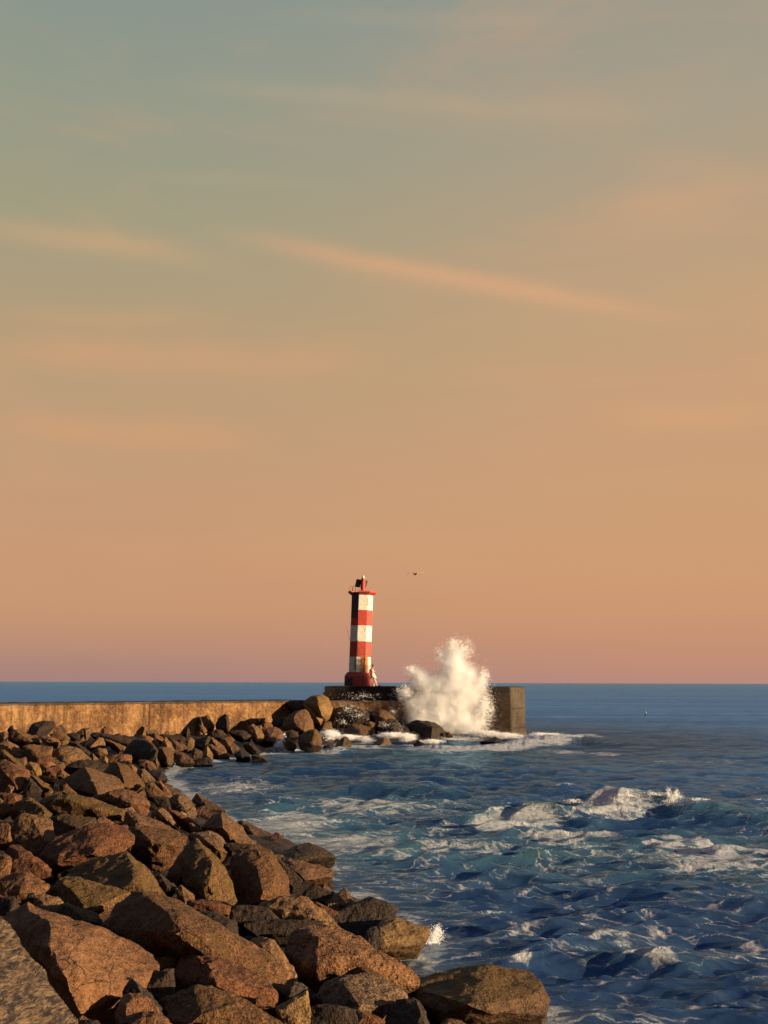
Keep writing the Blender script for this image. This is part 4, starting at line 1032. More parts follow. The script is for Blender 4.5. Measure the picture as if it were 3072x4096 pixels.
R('H', 'dark', [(-60,775),(130,768),(300,800),(445,915),(300,960),(-60,950)], [(200,850,.05)], 'dark stone filling in a shadow left of the broad speckled tan slab')  # added stone whose dark colour fills in a shadowed gap
R('H', 'dark', [(50,945),(300,925),(865,925),(810,1010),(640,1020),(400,1010),(200,1070)], [(500,960,.06)], 'long dark flat slab in shade right above the pitted red boulder')
R('K', 'pit', [(128,410),(185,230),(330,170),(460,105),(640,168),(830,320),(1140,450),(1290,560),(1375,650),(1362,695),(1190,750),(900,720),(600,700),(480,750),(260,620),(155,490)], [(480,300,.14),(900,520,.12),(400,560,.16)], 'large pitted red brown boulder with small round holes')
R('K', 'gold', [(925,375),(980,158),(1060,95),(1180,78),(1280,130),(1480,178),(1505,205),(1400,340),(1200,362),(1050,342)], [(1005,120,.12),(985,350,.3),(1200,120,.1)], 'golden rock washed by a small wave, out in the water', z=0.4)
R('K', 'dark', [(860,330),(880,200),(985,150),(1040,300),(960,400),(900,385)], [(960,250,.1)], 'black stone shading the left end of the golden water washed rock', z=0.45)
# --- foreground
R('F', 'pink', [(-60,500),(160,478),(230,400),(330,418),(450,510),(595,592),(530,648),(400,668),(300,765),(200,710),(-60,665)], [(260,440,.08),(300,600,.12)], 'pinkish tan slab sloping right near the left edge, lit')
R('F', 'tan', [(385,680),(480,662),(640,688),(705,742),(600,850),(540,970),(440,910),(370,800)], [(470,700,.1),(500,860,.15)], 'tan gritty block below the pinkish tan slab')
R('F', 'mossgold', [(530,655),(600,580),(700,458),(830,458),(1060,540),(1420,628),(1455,680),(1370,775),(1200,830),(1130,890),(1040,860),(880,840),(720,750)], [(712,590,.12),(1000,840,.2),(1350,650,.1)], 'mossy boulder with golden fringe, left of the longest log shaped one')
R('F', 'red', [(90,430),(60,210),(90,118),(210,108),(310,220),(460,300),(555,380),(585,475),(480,490),(330,425),(230,408)], [(220,250,.08),(440,330,.12)], 'dark red weathered boulder left below the big brown slab')
R('F', 'pink', [(-60,200),(60,208),(138,260),(102,430),(-60,455)], [(70,250,.12)], 'pinkish flank of stone cut by the left edge, above the lit sloping slab')
R('F', 'dark', [(-60,700),(160,688),(222,800),(130,910),(20,970),(-60,970)], [(150,710,.2),(130,880,.2)], 'dark stone at the left edge above the nearest pale boulder')
R('F', 'moss', [(540,890),(640,770),(730,748),(900,830),(1080,868),(1135,1000),(1100,1025),(700,940)], [(730,780,.08),(1000,960,.15)], 'dark mossy stone in shade below the golden fringed boulder')
R('F', 'dark', [(268,742),(320,640),(382,638),(392,765),(365,810)], [(350,660,.1)], 'small black stone against the lit pinkish tan slab')
R('I', 'strata', [(-400,60),(-20,60),(0,120),(40,200),(100,250),(120,320),(200,370),(270,490),(290,580),(370,660),(480,755),(550,865),(640,965),(735,1065),(760,1250),(-400,1300)], [(-390,300,.12),(-390,900,.32),(-200,1290,.3)], 'nearest pale boulder with ragged grain, filling the bottom left corner', z=2.25, grain=1)
R('I', 'pink', [(30,210),(60,60),(200,-70),(330,0),(470,130),(640,198),(880,168),(1080,210),(1230,340),(1480,430),(1535,520),(1420,765),(1200,830),(1060,920),(800,950),(690,1010),(400,720)], [(480,140,.22),(600,440,.30),(720,770,.30),(800,935,.26),(1000,330,.1)], 'largest foreground boulder, broad lit pinkish face and black left side')
R('I', 'pink', [(1120,940),(1200,822),(1370,808),(1470,880),(1565,1005),(1500,1130),(1150,1140)], [(1210,840,.1),(1180,1080,.15)], 'smooth pink brown stone at the bottom, right of the largest foreground boulder')
R('I', 'blue', [(1165,700),(1270,653),(1420,780),(1565,940),(1560,1010),(1460,885),(1330,810),(1170,750)], [(1290,700,.1)], 'slaty black slanting slab lodged between the pink brown stone and the dark hollow')
R('I', 'blue', [(1298,685),(1350,638),(1392,660),(1395,758),(1350,730)], [(1365,660,.15)], 'small grey cobble wedged on the largest foreground boulder')
R('I', 'red', [(1165,240),(1280,233),(1432,340),(1442,405),(1350,378),(1240,325)], [(1300,270,.1)], 'dark red stone tucked behind the largest foreground boulder')
R('I', 'pink', [(725,1070),(800,1018),(855,1060),(830,1130),(740,1140)], [(790,1050,.15)], 'small pink brown stone at the bottom edge beside the nearest pale boulder')
R('I', 'dark', [(760,1115),(850,1063),(940,1068),(980,1110),(960,1180),(800,1180)], [(900,1090,.1)], 'small black stone at the bottom edge between two pink brown ones')
R('I', 'brown', [(1200,1130),(1380,988),(1460,978),(1560,1000),(1670,1110),(1600,1200),(1250,1200)], [(1440,1010,.1)], 'mottled brown stone cut by the bottom edge, left of the wide weedy one')
R('J', 'kelp', [(205,890),(330,840),(470,805),(560,738),(700,758),(900,830),(1050,920),(1300,1060),(1450,1130),(1300,1220),(400,1220),(200,1020)], [(550,790,.05),(800,960,.12),(500,1050,.15)], 'wide weedy dark brown boulder at the bottom centre')
R('J', 'red', [(325,655),(365,480),(440,362),(620,380),(705,388),(770,460),(870,478),(930,570),(1100,640),(1265,740),(1305,805),(1285,895),(1150,925),(1000,890),(800,780),(640,770),(400,790)], [(645,420,.14),(655,620,.22),(790,760,.22),(1000,680,.12)], 'lumpy red brown boulder in front of the longest log shaped one')
R('J', 'dark', [(55,790),(130,640),(250,570),(335,560),(345,770),(250,860),(190,910)], [(250,620,.12)], 'round black boulder left of the lumpy red brown one')
R('J', 'mossgold', [(135,475),(250,448),(355,468),(345,545),(200,610),(130,610)], [(250,490,.1)], 'olive mossy strip of stone behind the round black boulder')
R('J', 'tan', [(1045,305),(1150,250),(1300,300),(1385,420),(1495,580),(1524,692),(1430,790),(1370,640),(1200,440)], [(1160,265,.12),(1300,450,.14)], 'tall tan gritty slab leaning behind the bright gold pyramid')
R('K', 'blue', [(95,810),(190,693),(262,708),(405,832),(340,870),(120,870)], [(200,720,.1)], 'slate grey stone between the tall tan slab and the bright gold pyramid')
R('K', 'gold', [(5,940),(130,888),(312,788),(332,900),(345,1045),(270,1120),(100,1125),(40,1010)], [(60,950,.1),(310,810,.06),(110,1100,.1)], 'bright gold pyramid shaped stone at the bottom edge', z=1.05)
R('K', 'grey', [(390,850),(500,720),(630,658),(860,620),(1080,680),(1190,750),(1295,858),(1130,945),(1062,1080),(850,990),(720,945),(400,930)], [(638,668,.16),(850,965,.32),(1000,760,.12)], 'grey tan triangular boulder with a black left side, bottom centre right')
R('K', 'moss', [(685,650),(740,580),(860,528),(960,590),(1085,682),(1030,780),(940,750),(840,700)], [(850,560,.12),(960,720,.2)], 'greenish grey stone sitting on the grey tan triangular boulder')
R('K', 'dark', [(325,940),(480,918),(640,928),(800,960),(845,1005),(790,1130),(380,1130)], [(600,960,.08)], 'black flat faced stone at the bottom edge right of the gold pyramid', z=1.0)
R('K', 'red', [(785,1090),(820,978),(920,998),(1065,1075),(1050,1140),(790,1140)], [(880,1010,.1)], 'rusty stone at the bottom edge left of the black dome', z=0.95)
R('K', 'dark', [(1045,1120),(1110,958),(1200,878),(1340,856),(1402,888),(1455,980),(1485,1130)], [(1368,866,.14),(1445,1100,.26)], 'black dome with a thin lit right rim at the bottom edge', z=0.95)
R('L', 'mossgold', [(80,620),(130,548),(360,525),(680,518),(860,410),(1050,428),(1200,428),(1345,450),(1432,560),(1522,720),(1537,855),(1250,920),(1080,950),(700,950),(360,960),(230,800)], [(1050,438,.04),(830,640,.2),(730,860,.28),(1330,640,.16)], 'huge dark boulder out in the water at bottom right, encrusted gold on its right end', z=0.4)
R('L', 'pink', [(475,985),(560,908),(680,928),(745,975),(700,1010),(500,1010)], [(600,930,.1)], 'red brown cobble at the bottom edge before the huge water boulder', z=0.5)
R('L', 'brown', [(725,905),(800,880),(920,888),(1055,950),(1020,990),(760,990)], [(830,900,.08)], 'flat brown slab at the bottom edge below the gold encrusted end', z=0.3)

# --------------------------------------------------------------- stones to meshes
def hull_mesh(P):
    bm = bmesh.new()
    for p in P: bm.verts.new(p)
    r = bmesh.ops.convex_hull(bm, input=bm.verts)
    bmesh.ops.delete(bm, geom=[v for v in bm.verts if not v.link_faces], context='VERTS')
    bmesh.ops.recalc_face_normals(bm, faces=bm.faces)
    return bm
labels_seen = set()
made = []
for ri, (cr, mat, out, ridge, label, kw) in enumerate(ROCKS):
    assert label not in labels_seen, label
    labels_seen.add(label)
    x0, y0, s_ = CROP[cr]
    o_ = np.array([(x0 + x * s_, y0 + y * s_) for x, y in out])
    rd = np.array([(x0 + x * s_, y0 + y * s_, b) for x, y, b in ridge])
    o_ = o_.mean(0) + (o_ - o_.mean(0)) * 1.05; cx_, cy_ = o_.mean(0); wpx = o_[:, 0].max() - o_[:, 0].min(); hpx = o_[:, 1].max() - o_[:, 1].min()
    if 'z' in kw:
        d0 = float(on_z(cx_, cy_ + 0.12 * hpx, kw['z'])[1])
    else:
        d0 = bank_hit(cx_, cy_ + 0.1 * hpx, 0.25)
    W = wpx / F * d0
    r_ = ray(cx_, cy_)                      # never behind the wall or the ledge
    if cx_ < 1215:
        lim = float(np.dot((pA - CAM)[:2], nrmw[:2]) / np.dot(r_[:2], nrmw[:2]))
    else:
        lim = 78.6
    d0 = min(d0, lim - 0.25 - 0.30 * min(W, 3.0))
    d0 = kw.get('d', d0)
    W = wpx / F * d0; H = hpx / F * d0
    Wd = min(W, 2.0 * H + 0.2 * W)
    tilt = 0.62
    yb = o_[:, 1].max()
    pts = []
    for x, y in o_:
        pts.append(at(x, y, d0 + tilt * (cy_ - y) / F * d0 + kw.get('push', 0)))
    for x, y, b in rd:
        pts.append(at(x, y, d0 + tilt * (cy_ - y) / F * d0 - (b * 1.6 + max(0, b - 0.15) * 1.2) * Wd + kw.get('push', 0)))
    c3 = at(cx_, cy_, d0)
    back = []
    for x, y in o_:
        q = at(cx_ + (x - cx_) * 0.82, cy_ + (y - cy_) * 0.8, d0 + tilt * (cy_ - y) / F * d0 + 0.55 * Wd); back.append(q)
    low = []
    for x, y in o_:
        if y > cy_:
            q = at(cx_ + (x - cx_) * 0.85, y, d0 + 0.35 * Wd); q = q.copy(); q[2] -= 0.15 * Wd + 0.05; low.append(q)
    P = np.array(pts + back + low) - c3
    if not kw.get('soft'):                 # chip corners off with flat cuts
        cr_ = np.random.default_rng(100 + ri)
        for ci in range(9):
            nv = cr_.normal(size=3); nv[1] = -abs(nv[1]) * (0.25 if ci < 4 else 1); nv[2] += 0.3; nv /= np.linalg.norm(nv)
            pr = P @ nv; hi_ = pr.max(); cut = hi_ - (hi_ - pr.min()) * (cr_.uniform(0.02, 0.075) if ci < 4 else cr_.uniform(0.01, 0.055))
            bmc = hull_mesh(P)
            bmesh.ops.bisect_plane(bmc, geom=bmc.verts[:] + bmc.edges[:] + bmc.faces[:], plane_co=Vector(nv * cut), plane_no=Vector(nv), clear_outer=True)
            P = np.array([v.co[:] for v in bmc.verts]); bmc.free()
    bm = hull_mesh(P)
    size = max(W, H)
    px_on = wpx * 0.25
    Lm = size / float(np.clip(px_on * 0.6, 22, 66))
    if not kw.get('soft'):
        for _ in range(9):
            es = [e for e in bm.edges if e.calc_length() > Lm * 1.5]
            if not es: break
            bmesh.ops.subdivide_edges(bm, edges=es, cuts=1)
            bmesh.ops.triangulate(bm, faces=[f for f in bm.faces if len(f.verts) > 3])
    me = bpy.data.meshes.new('boulder'); bm.to_mesh(me); bm.free()
    o = bpy.data.objects.new('boulder', me); COL.objects.link(o)
    o.location = c3
    if kw.get('soft'):
        md = o.modifiers.new('r', 'REMESH'); md.mode = 'VOXEL'
        md.voxel_size = size / 40
    made.append((o, mat, label, size, kw, ri, d0))
dg = bpy.context.evaluated_depsgraph_get(); dg.update()
for (o, mat, label, size, kw, ri, d0) in made:
    m2 = bpy.data.meshes.new_from_object(o.evaluated_get(dg))
    o.modifiers.clear(); old = o.data; o.data = m2; bpy.data.meshes.remove(old)
    m2.name = 'boulder'
    bm = bmesh.new(); bm.from_mesh(m2)
    if not kw.get('soft'):                  # just break the very edge of the arris
        bmesh.ops.smooth_vert(bm, verts=bm.verts, factor=0.12, use_axis_x=True, use_axis_y=True, use_axis_z=True)
    for _ in range(3 if kw.get('soft') else 0):
        bmesh.ops.smooth_vert(bm, verts=bm.verts, factor=0.5, use_axis_x=True, use_axis_y=True, use_axis_z=True)
    bm.normal_update()
    bm.to_mesh(m2); bm.free()
    n = len(m2.vertices)
    co = np.empty(n * 3, np.float32); m2.vertices.foreach_get('co', co); co = co.reshape(-1, 3).astype(float)
    no = np.empty(n * 3, np.float32); m2.vertices.foreach_get('normal', no); no = no.reshape(-1, 3)
    q = co / size
    sh = np.array([ri * 7.13, ri * 3.7, ri * 1.9])
    a = fbm(q * 2.6 + sh, 3, ri) * 0.022
    r_ = -np.abs(noise3(q * 4.6 + sh, ri + 3)); a = a + (r_ + 0.25) * 0.035          # cleft lines
    f2 = -np.abs(noise3(q * 9.5 + sh, ri + 21)) * 0.016 + fbm(q * 11 + sh, 3, ri + 9) * 0.012 + fbm(q * 5.5 + sh, 2, ri + 12) * 0.012
    steps = noise3(np.stack([q[:, 0] * 1.5 + q[:, 2] * 2, q[:, 1] * 2, q[:, 2] * 7], -1) + sh, ri + 5)
    a = a + np.round(steps * 3) / 3 * 0.012
    if kw.get('soft'): a *= 0.6
    if kw.get('grain'):
        gq = np.stack([co[:, 0] * 3.0, co[:, 1] * 3, (co[:, 2] + 0.15 * co[:, 0]) * 26], -1)
        f2 = f2 + fbm(gq, 4, 77) * 0.014
    disp = (a + f2) * size * min(1.0, 0.75 + 0.25 / max(size, 0.3))
    co = co + no * disp[:, None]
    m2.vertices.foreach_set('co', co.astype(np.float32).reshape(-1))
    m2.materials.clear(); m2.materials.append(RM[mat])
    m2.polygons.foreach_set('use_smooth', [True] * len(m2.polygons))
    m2.update()
    if not kw.get('soft'): m2.set_sharp_from_angle(angle=math.radians(32))
    tag(o, label, 'boulder', 'boulders of the rubble breakwater')
print('ROCKS', len(made), 'faces', sum(len(m[0].data.polygons) for m in made))

# --------------------------------------------------------------- small broken stones in the gaps
fr_ = np.random.default_rng(42); small = []; tries = 0
while len(small) < 110 and tries < 4000:
    tries += 1
    Yc = 15 + 48 * fr_.uniform() ** 1.2; Xc = fr_.uniform(-0.40, 0.2) * Yc
    s = float(shore_dist(np.array(Xc), np.array(Yc)))
    if s < 1.2 or s > 14: continue
    if (Xc - pA[0]) * nrmw[0] + (Yc - pA[1]) * nrmw[1] < 1: continue
    sz_ = fr_.uniform(0.12, 0.26) * (1 + Yc / 50)
    Pq = fr_.normal(size=(14, 3)); Pq /= np.linalg.norm(Pq, axis=1)[:, None]; Pq *= np.array([1.0, 0.8, 0.6]) * sz_ * fr_.uniform(0.75, 1.1, (14, 1))
    bm = hull_mesh(Pq)
    for _ in range(3):
        es = [e for e in bm.edges if e.calc_length() > sz_ * 0.22]
        bmesh.ops.subdivide_edges(bm, edges=es, cuts=1); bmesh.ops.triangulate(bm, faces=[f for f in bm.faces if len(f.verts) > 3])
    co = np.array([v.co[:] for v in bm.verts]); bm.normal_update()
    dn = fbm(co / sz_ * 2.2 + len(small) * 3.1, 3, len(small)) * 0.05 * sz_
    for v, d_n in zip(bm.verts, dn): v.co += v.normal * float(d_n)
    o = bm_obj('broken_stone', bm, RM[('brown', 'dark', 'pink', 'brown', 'red', 'grey')[int(fr_.integers(0, 6))]], None, True)
    o.data.set_sharp_from_angle(angle=math.radians(32))
    o.location = (Xc, Yc, float(bank_z(np.array(Xc), np.array(Yc))) + 0.1 * sz_ + fr_.uniform(-0.1, 0.1))
    o.rotation_euler = tuple(fr_.uniform(0, 6.28, 3))
    tag(o, 'small broken stone wedged in a gap between the big breakwater boulders', 'stone', 'small broken stones wedged between the boulders')
    small.append(o)

# --------------------------------------------------------------- bank under the stones
xs = np.concatenate([np.linspace(-60, -20, 40), np.linspace(-19.8, 6, 180)])
ys = np.concatenate([np.linspace(2, 30, 190), np.linspace(30.3, 88, 150)])
Xg, Yg = np.meshgrid(xs, ys, indexing='xy')
Zg = bank_z(Xg, Yg) - 0.12 - 0.42 * smooth(1.5, 4.5, shore_dist(Xg, Yg))
nn = fbm(np.stack([Xg * 0.9, Yg * 0.9, Xg * 0], -1), 4, 5)
Zg = np.where(Zg > -1.2, Zg + 0.28 * nn * np.clip((Zg + 0.6), 0, 1), -1.5)
wd = (Xg - pA[0]) * nrmw[0] + (Yg - pA[1]) * nrmw[1]
Zg = np.where(wd < 0.3, np.minimum(Zg, 0.3), Zg)
bank = grid_mesh('rubble_bank', np.stack([Xg, Yg, Zg], -1), RM['dark'])
tag(bank, 'dark loose rubble filling the hollows under the boulders', None, None, 'structure')
# ================================================================ sea
ts = np.concatenate([np.arange(0.47, 0.0008, -0.00048), np.array([0.0006, 0.0004, 0.0002, 0.0001])])
ds = CAMZ / ts
inner = np.arange(-0.44, 0.4401, 0.00125)
outer = np.concatenate([[0.46, 0.49, 0.53, 0.58, 0.65, 0.75, 0.9, 1.15, 1.5, 2.2, 3.5]])
lat = np.concatenate([-outer[::-1], inner, outer])
Dg, Lg = np.meshgrid(ds, lat, indexing='ij')
X = Dg * Lg; Y = Dg.copy()
X0, Y0 = X.copy(), Y.copy()
dyr = ds ** 2 * 0.00048 / CAMZ
Z = np.zeros_like(X); DX = np.zeros_like(X); DY = np.zeros_like(X)
sdist = shore_dist(X, Y)
calm = smooth(-0.3, 2.5, -sdist) * 0.75 + 0.25
wr = np.random.default_rng(5)
NW = 210
lams = np.exp(wr.uniform(math.log(0.17), math.log(9), NW))
for L_ in lams:
    th = wr.normal(0, 0.34 if L_ < 1.5 else 0.45) + math.radians(-9)
    kx, ky = math.sin(th) * 2 * math.pi / L_, math.cos(th) * 2 * math.pi / L_
    amp = (0.0086 * (1.6 - 0.6 * smooth(0.7, 1.8, L_)) * L_ if L_ < 2.5 else 0.0125 * (L_ / 2.5) ** 0.3) * wr.uniform(0.6, 1.35)
    ph = wr.uniform(0, 6.28)
    fade = (1 - smooth(0.9, 2.2, abs(ky) * dyr))[:, None] * (1 - smooth(0.9, 2.2, abs(kx) * 0.00125 * ds))[:, None]
    a = kx * X0 + ky * Y0 + ph
    ca, sa = np.cos(a), np.sin(a)
    am = amp * fade
    Z += am * ca
    DX -= 0.85 * am * kx / math.hypot(kx, ky) * sa; DY -= 0.85 * am * ky / math.hypot(kx, ky) * sa
# groupiness: patches of rougher and smoother water
grp = 0.75 + 0.5 * fbm(np.stack([X0 * 0.09, Y0 * 0.06, X0 * 0], -1), 3, 31)
Z *= calm * grp; DX *= calm * grp; DY *= calm * grp
Zchop = Z.copy()
foam = np.zeros_like(Z); aer = np.zeros_like(Z); lump = np.zeros_like(Z)

def polyline_uv(pts):                    # along / across coordinates to a world polyline
    best = np.full(X.shape, 1e9); U = np.zeros_like(X); Vv = np.zeros_like(X); acc = 0
    for a, b_ in zip(pts[:-1], pts[1:]):
        ab = b_ - a; L_ = np.linalg.norm(ab); d = ab / L_
        tx = (X0 - a[0]) * d[0] + (Y0 - a[1]) * d[1]; tcl = np.clip(tx, 0, L_)
        ex = X0 - a[0] - d[0] * tcl; ey = Y0 - a[1] - d[1] * tcl
        dd = np.hypot(ex, ey); s_ = np.sign(ex * d[1] - ey * d[0])   # positive towards the viewer for lines drawn left to right
        m_ = dd < best
        best = np.where(m_, dd, best); U = np.where(m_, acc + tcl, U); Vv = np.where(m_, dd * s_, Vv); acc += L_
    return U, Vv, acc
def wave(px, heights, sb, sf, foamkeys, lean=0.0, foamw=1.0, seed=0, lumpamp=0.1):
    pts = np.array([on_z(x, y)[:2] for x, y in px])
    U, V, L_ = polyline_uv(pts)
    cum = np.concatenate([[0], np.cumsum(np.linalg.norm(np.diff(pts, axis=0), axis=1))])
    A = np.interp(U, cum, heights)
    end = smooth(0, 1.0, U) * smooth(0, 1.0, L_ - U)
    wob = 0.35 * sb * noise3(np.stack([U * 0.5, U * 0 + seed, U * 0], -1), seed)
    V = V + wob * 0.5
    A = A * (1 + 0.16 * noise3(np.stack([U * 0.9, U * 0 + seed, U * 0 + 4], -1), seed + 1))
    prof = np.where(V < 0, np.exp(-(V / sb) ** 2), np.exp(-(V / sf) ** 2))
    h = A * prof * end
    f_ = np.interp(U, cum, foamkeys)
    fprof = np.where(V < 0, np.exp(-(V / (0.30 * sb)) ** 2), np.exp(-(V / (foamw * sf)) ** 2))
    return h, f_ * fprof * end, prof * end * (A > 0.02), V
h1, f1, p1_, V1 = wave([(1790, 3318), (1850, 3312), (2050, 3296), (2230, 3282), (2450, 3268), (2650, 3268), (2900, 3284), (3100, 3296), (3400, 3310)],
                  [0.0, 0.14, 0.22, 0.28, 0.74, 0.60, 0.36, 0.28, 0.2], 1.8, 0.75, [0.6, 0.84, 0.9, 0.6, 0.95, 0.45, 0.40, 0.36, 0.3], foamw=2.0, seed=4)
Z += h1; foam = np.maximum(foam, f1); aer = np.maximum(aer, p1_ * 0.9)
lump += f1 * 0.5
h2, f2_, p2_, _ = wave([(2060, 2985), (2200, 2972), (2350, 2968), (2450, 2976), (2650, 2984)], [0.1, 0.4, 0.5, 0.45, 0.1], 2.6, 1.5, [1.2, 1.1, 0.9, 0.25, 0], foamw=0.7, seed=9)
Z += h2; foam = np.maximum(foam, f2_ * 1.0)
h3, f3, p3, _ = wave([(1900, 3870), (1990, 3858), (2090, 3850), (2180, 3845), (2260, 3850)], [0, 0.10, 0.12, 0.10, 0], 0.7, 0.28, [0.5, 1.1, 1.2, 1.0, 0.3], foamw=1.3, seed=12)
Z += h3; foam = np.maximum(foam, f3); lump += f3 * 0.45; aer = np.maximum(aer, p3 * 0.3)
h4, f4, p4, _ = wave([(2330, 3868), (2430, 3858), (2560, 3852), (2660, 3862), (2760, 3890), (2900, 3925)], [0, 0.07, 0.09, 0.10, 0.06, 0], 0.7, 0.3, [0.4, 0.85, 0.9, 1.0, 0.45, 0], foamw=1.2, seed=15)
Z += h4; foam = np.maximum(foam, f4); lump += f4 * 0.45; aer = np.maximum(aer, p4 * 0.4)
h5, f5, p5, _ = wave([(1250, 3165), (1400, 3160), (1560, 3165), (1720, 3172), (1900, 3180)], [0, 0.22, 0.28, 0.25, 0], 1.6, 1.0, [0, 0.35, 0.4, 0.35, 0], foamw=0.6, seed=18)
Z += h5; foam = np.maximum(foam, f5)
h6, f6, p6, _ = wave([(2650, 3970), (2760, 3962), (2860, 3966), (2980, 3985)], [0, 0.1, 0.13, 0], 0.5, 0.25, [0, 0.8, 0.9, 0.2], foamw=1.2, seed=22)
Z += h6; foam = np.maximum(foam, f6); lump += f6 * 0.3

def band(px, width, strength, seed=0, ragged=0.6):
    pts = np.array([on_z(x, y)[:2] for x, y in px]); U, V, L_ = polyline_uv(pts)
    nz_ = fbm(np.stack([X0 * 0.8 / max(width, 0.3), Y0 * 0.8 / max(width, 0.3), X0 * 0 + seed], -1), 3, seed)
    g = np.exp(-((V + nz_ * width * ragged) / width) ** 2) * smooth(-0.2, 0.7, U) * smooth(-0.2, 0.7, L_ - U)
    return strength * g
def patch(px, py, rx, ry, strength, seed=0):
    c_ = on_z(px, py); rxw = rx / F * c_[1]; a_ = on_z(px, py - ry); b_ = on_z(px, py + ry); ryw = abs(a_[1] - b_[1]) / 2
    nz_ = fbm(np.stack([X0 / rxw * 2.2, Y0 / ryw * 2.2, X0 * 0 + seed], -1), 3, seed)
    q = ((X0 - c_[0]) / rxw) ** 2 + ((Y0 - c_[1]) / ryw) ** 2
    return strength * np.exp(-q * (1 + 0.8 * nz_))
# foam along the shore and round the pier
near_shore = np.exp(-np.clip(-sdist, 0, None) / 0.8) * (sdist < 0.8)
nzs = fbm(np.stack([X0 * 0.5, Y0 * 0.5, X0 * 0], -1), 3, 8)
far_w = smooth(35, 55, Y0)
foam = np.maximum(foam, near_shore * (0.66 + 0.5 * nzs + 0.25 * far_w))
F_ = [band([(1240, 2992), (1400, 2990), (1600, 2988), (1800, 2998), (1960, 2990), (2120, 2975), (2220, 2968)], 2.4, 1.25, 1, 0.4),
      band([(1180, 3010), (1320, 3008), (1450, 3000)], 1.0, 1.1, 2),
      band([(930, 3030), (1010, 3015), (1110, 3000), (1240, 2996)], 1.6, 1.15, 3),
      band([(640, 3072), (720, 3060), (830, 3050)], 0.8, 1.0, 4),
      band([(660, 3128), (740, 3124)], 0.5, 0.9, 5),
      band([(2080, 3005), (2250, 3010), (2500, 3022)], 1.3, 0.6, 6), band([(2580, 3050), (2800, 3050), (3072, 3046)], 1.0, 0.5, 7),
      band([(2130, 3350), (2230, 3338), (2350, 3330), (2480, 3325)], 0.55, 1.1, 8, 0.35),
      band([(2160, 3372), (2260, 3360), (2400, 3352)], 0.6, 0.75, 9),
      band([(2520, 3372), (2640, 3385), (2780, 3398), (2920, 3420), (3100, 3450)], 0.45, 1.05, 10, 0.5),
      band([(2600, 3345), (2680, 3350), (2800, 3372), (2960, 3402), (3150, 3425)], 0.5, 0.8, 11),
      band([(1700, 3430), (1880, 3420), (2060, 3410)], 0.5, 0.62, 12), band([(1250, 3340), (1500, 3330), (1750, 3345)], 1.0, 0.55, 13),
      patch(1150, 3290, 280, 70, 0.8, 14), patch(1420, 3370, 360, 60, 0.8, 15), patch(1900, 3400, 420, 60, 0.56, 16),
      patch(1480, 3230, 380, 45, 0.68, 17), patch(2850, 3440, 420, 70, 0.66, 18), patch(960, 3150, 200, 45, 0.7, 19),
      patch(1450, 3830, 160, 45, 0.5, 20), patch(1640, 3790, 110, 30, 0.9, 21), patch(1500, 3590, 130, 40, 0.5, 22),
      patch(1850, 3960, 200, 50, 0.42, 23), patch(2300, 4060, 260, 45, 0.75, 24), patch(2780, 4000, 350, 60, 0.52, 25),
      patch(1780, 3880, 300, 50, 0.36, 26), patch(2200, 3640, 500, 60, 0.44, 27), patch(1300, 3450, 130, 30, 0.5, 28), patch(2150, 3930, 300, 40, 0.36, 29)]
for f_ in F_: foam = np.maximum(foam, f_)
for a_ in (patch(1150, 3290, 330, 90, 1.0, 14), patch(1500, 3370, 420, 80, 1.0, 15), patch(2000, 3400, 500, 80, 0.8, 16), patch(2750, 3410, 520, 90, 0.9, 18), patch(1480, 3210, 420, 60, 0.7, 17), patch(1700, 3010, 500, 40, 0.8, 30), patch(1450, 3830, 160, 45, 0.5, 20)):
    aer = np.maximum(aer, a_)
# scattered whitecaps on the steeper crests
crest = Zchop + 0.10 * fbm(np.stack([X0 * 1.3, Y0 * 0.8, X0 * 0], -1), 3, 41)
cap_ = smooth(0.15, 0.30, crest) * smooth(0.1, 0.55, fbm(np.stack([X0 * 0.22, Y0 * 0.16, X0 * 0], -1), 3, 43) + 0.25)
cap_ *= 1 - smooth(60, 110, Y0)
foam = np.maximum(foam, cap_ * 0.66)
# faint wind-drawn lace everywhere near
foam = np.maximum(foam, (0.40 + 0.24 * fbm(np.stack([X0 * 0.35, Y0 * 0.22, X0 * 0], -1), 3, 47)) * (1 - smooth(28, 60, Y0)))
# thick foam stands proud and ragged
thick = smooth(0.75, 1.1, foam)
rag = fbm(np.stack([X0 * 2.4, Y0 * 2.4, Z * 2], -1), 4, 51)
farb = 1 + 0.5 * smooth(40, 65, Y0)
Z += thick * (0.03 + 0.055 * rag) * farb + lump * (0.06 * np.abs(fbm(np.stack([X0 * 3.5, Y0 * 3.5, X0 * 0], -1), 3, 55)))
Z = np.where(sdist > 0.9, np.minimum(Z, -0.05), Z)
P = np.stack([X0 + DX, Y0 + DY, Z], -1)

m, k, b, out = new_mat('sea_water')
M_SEA = m
geo = k.new('ShaderNodeNewGeometry').outputs['Position']
fa = k.new('ShaderNodeAttribute'); fa.attribute_name = 'foam'
aa = k.new('ShaderNodeAttribute'); aa.attribute_name = 'aer'
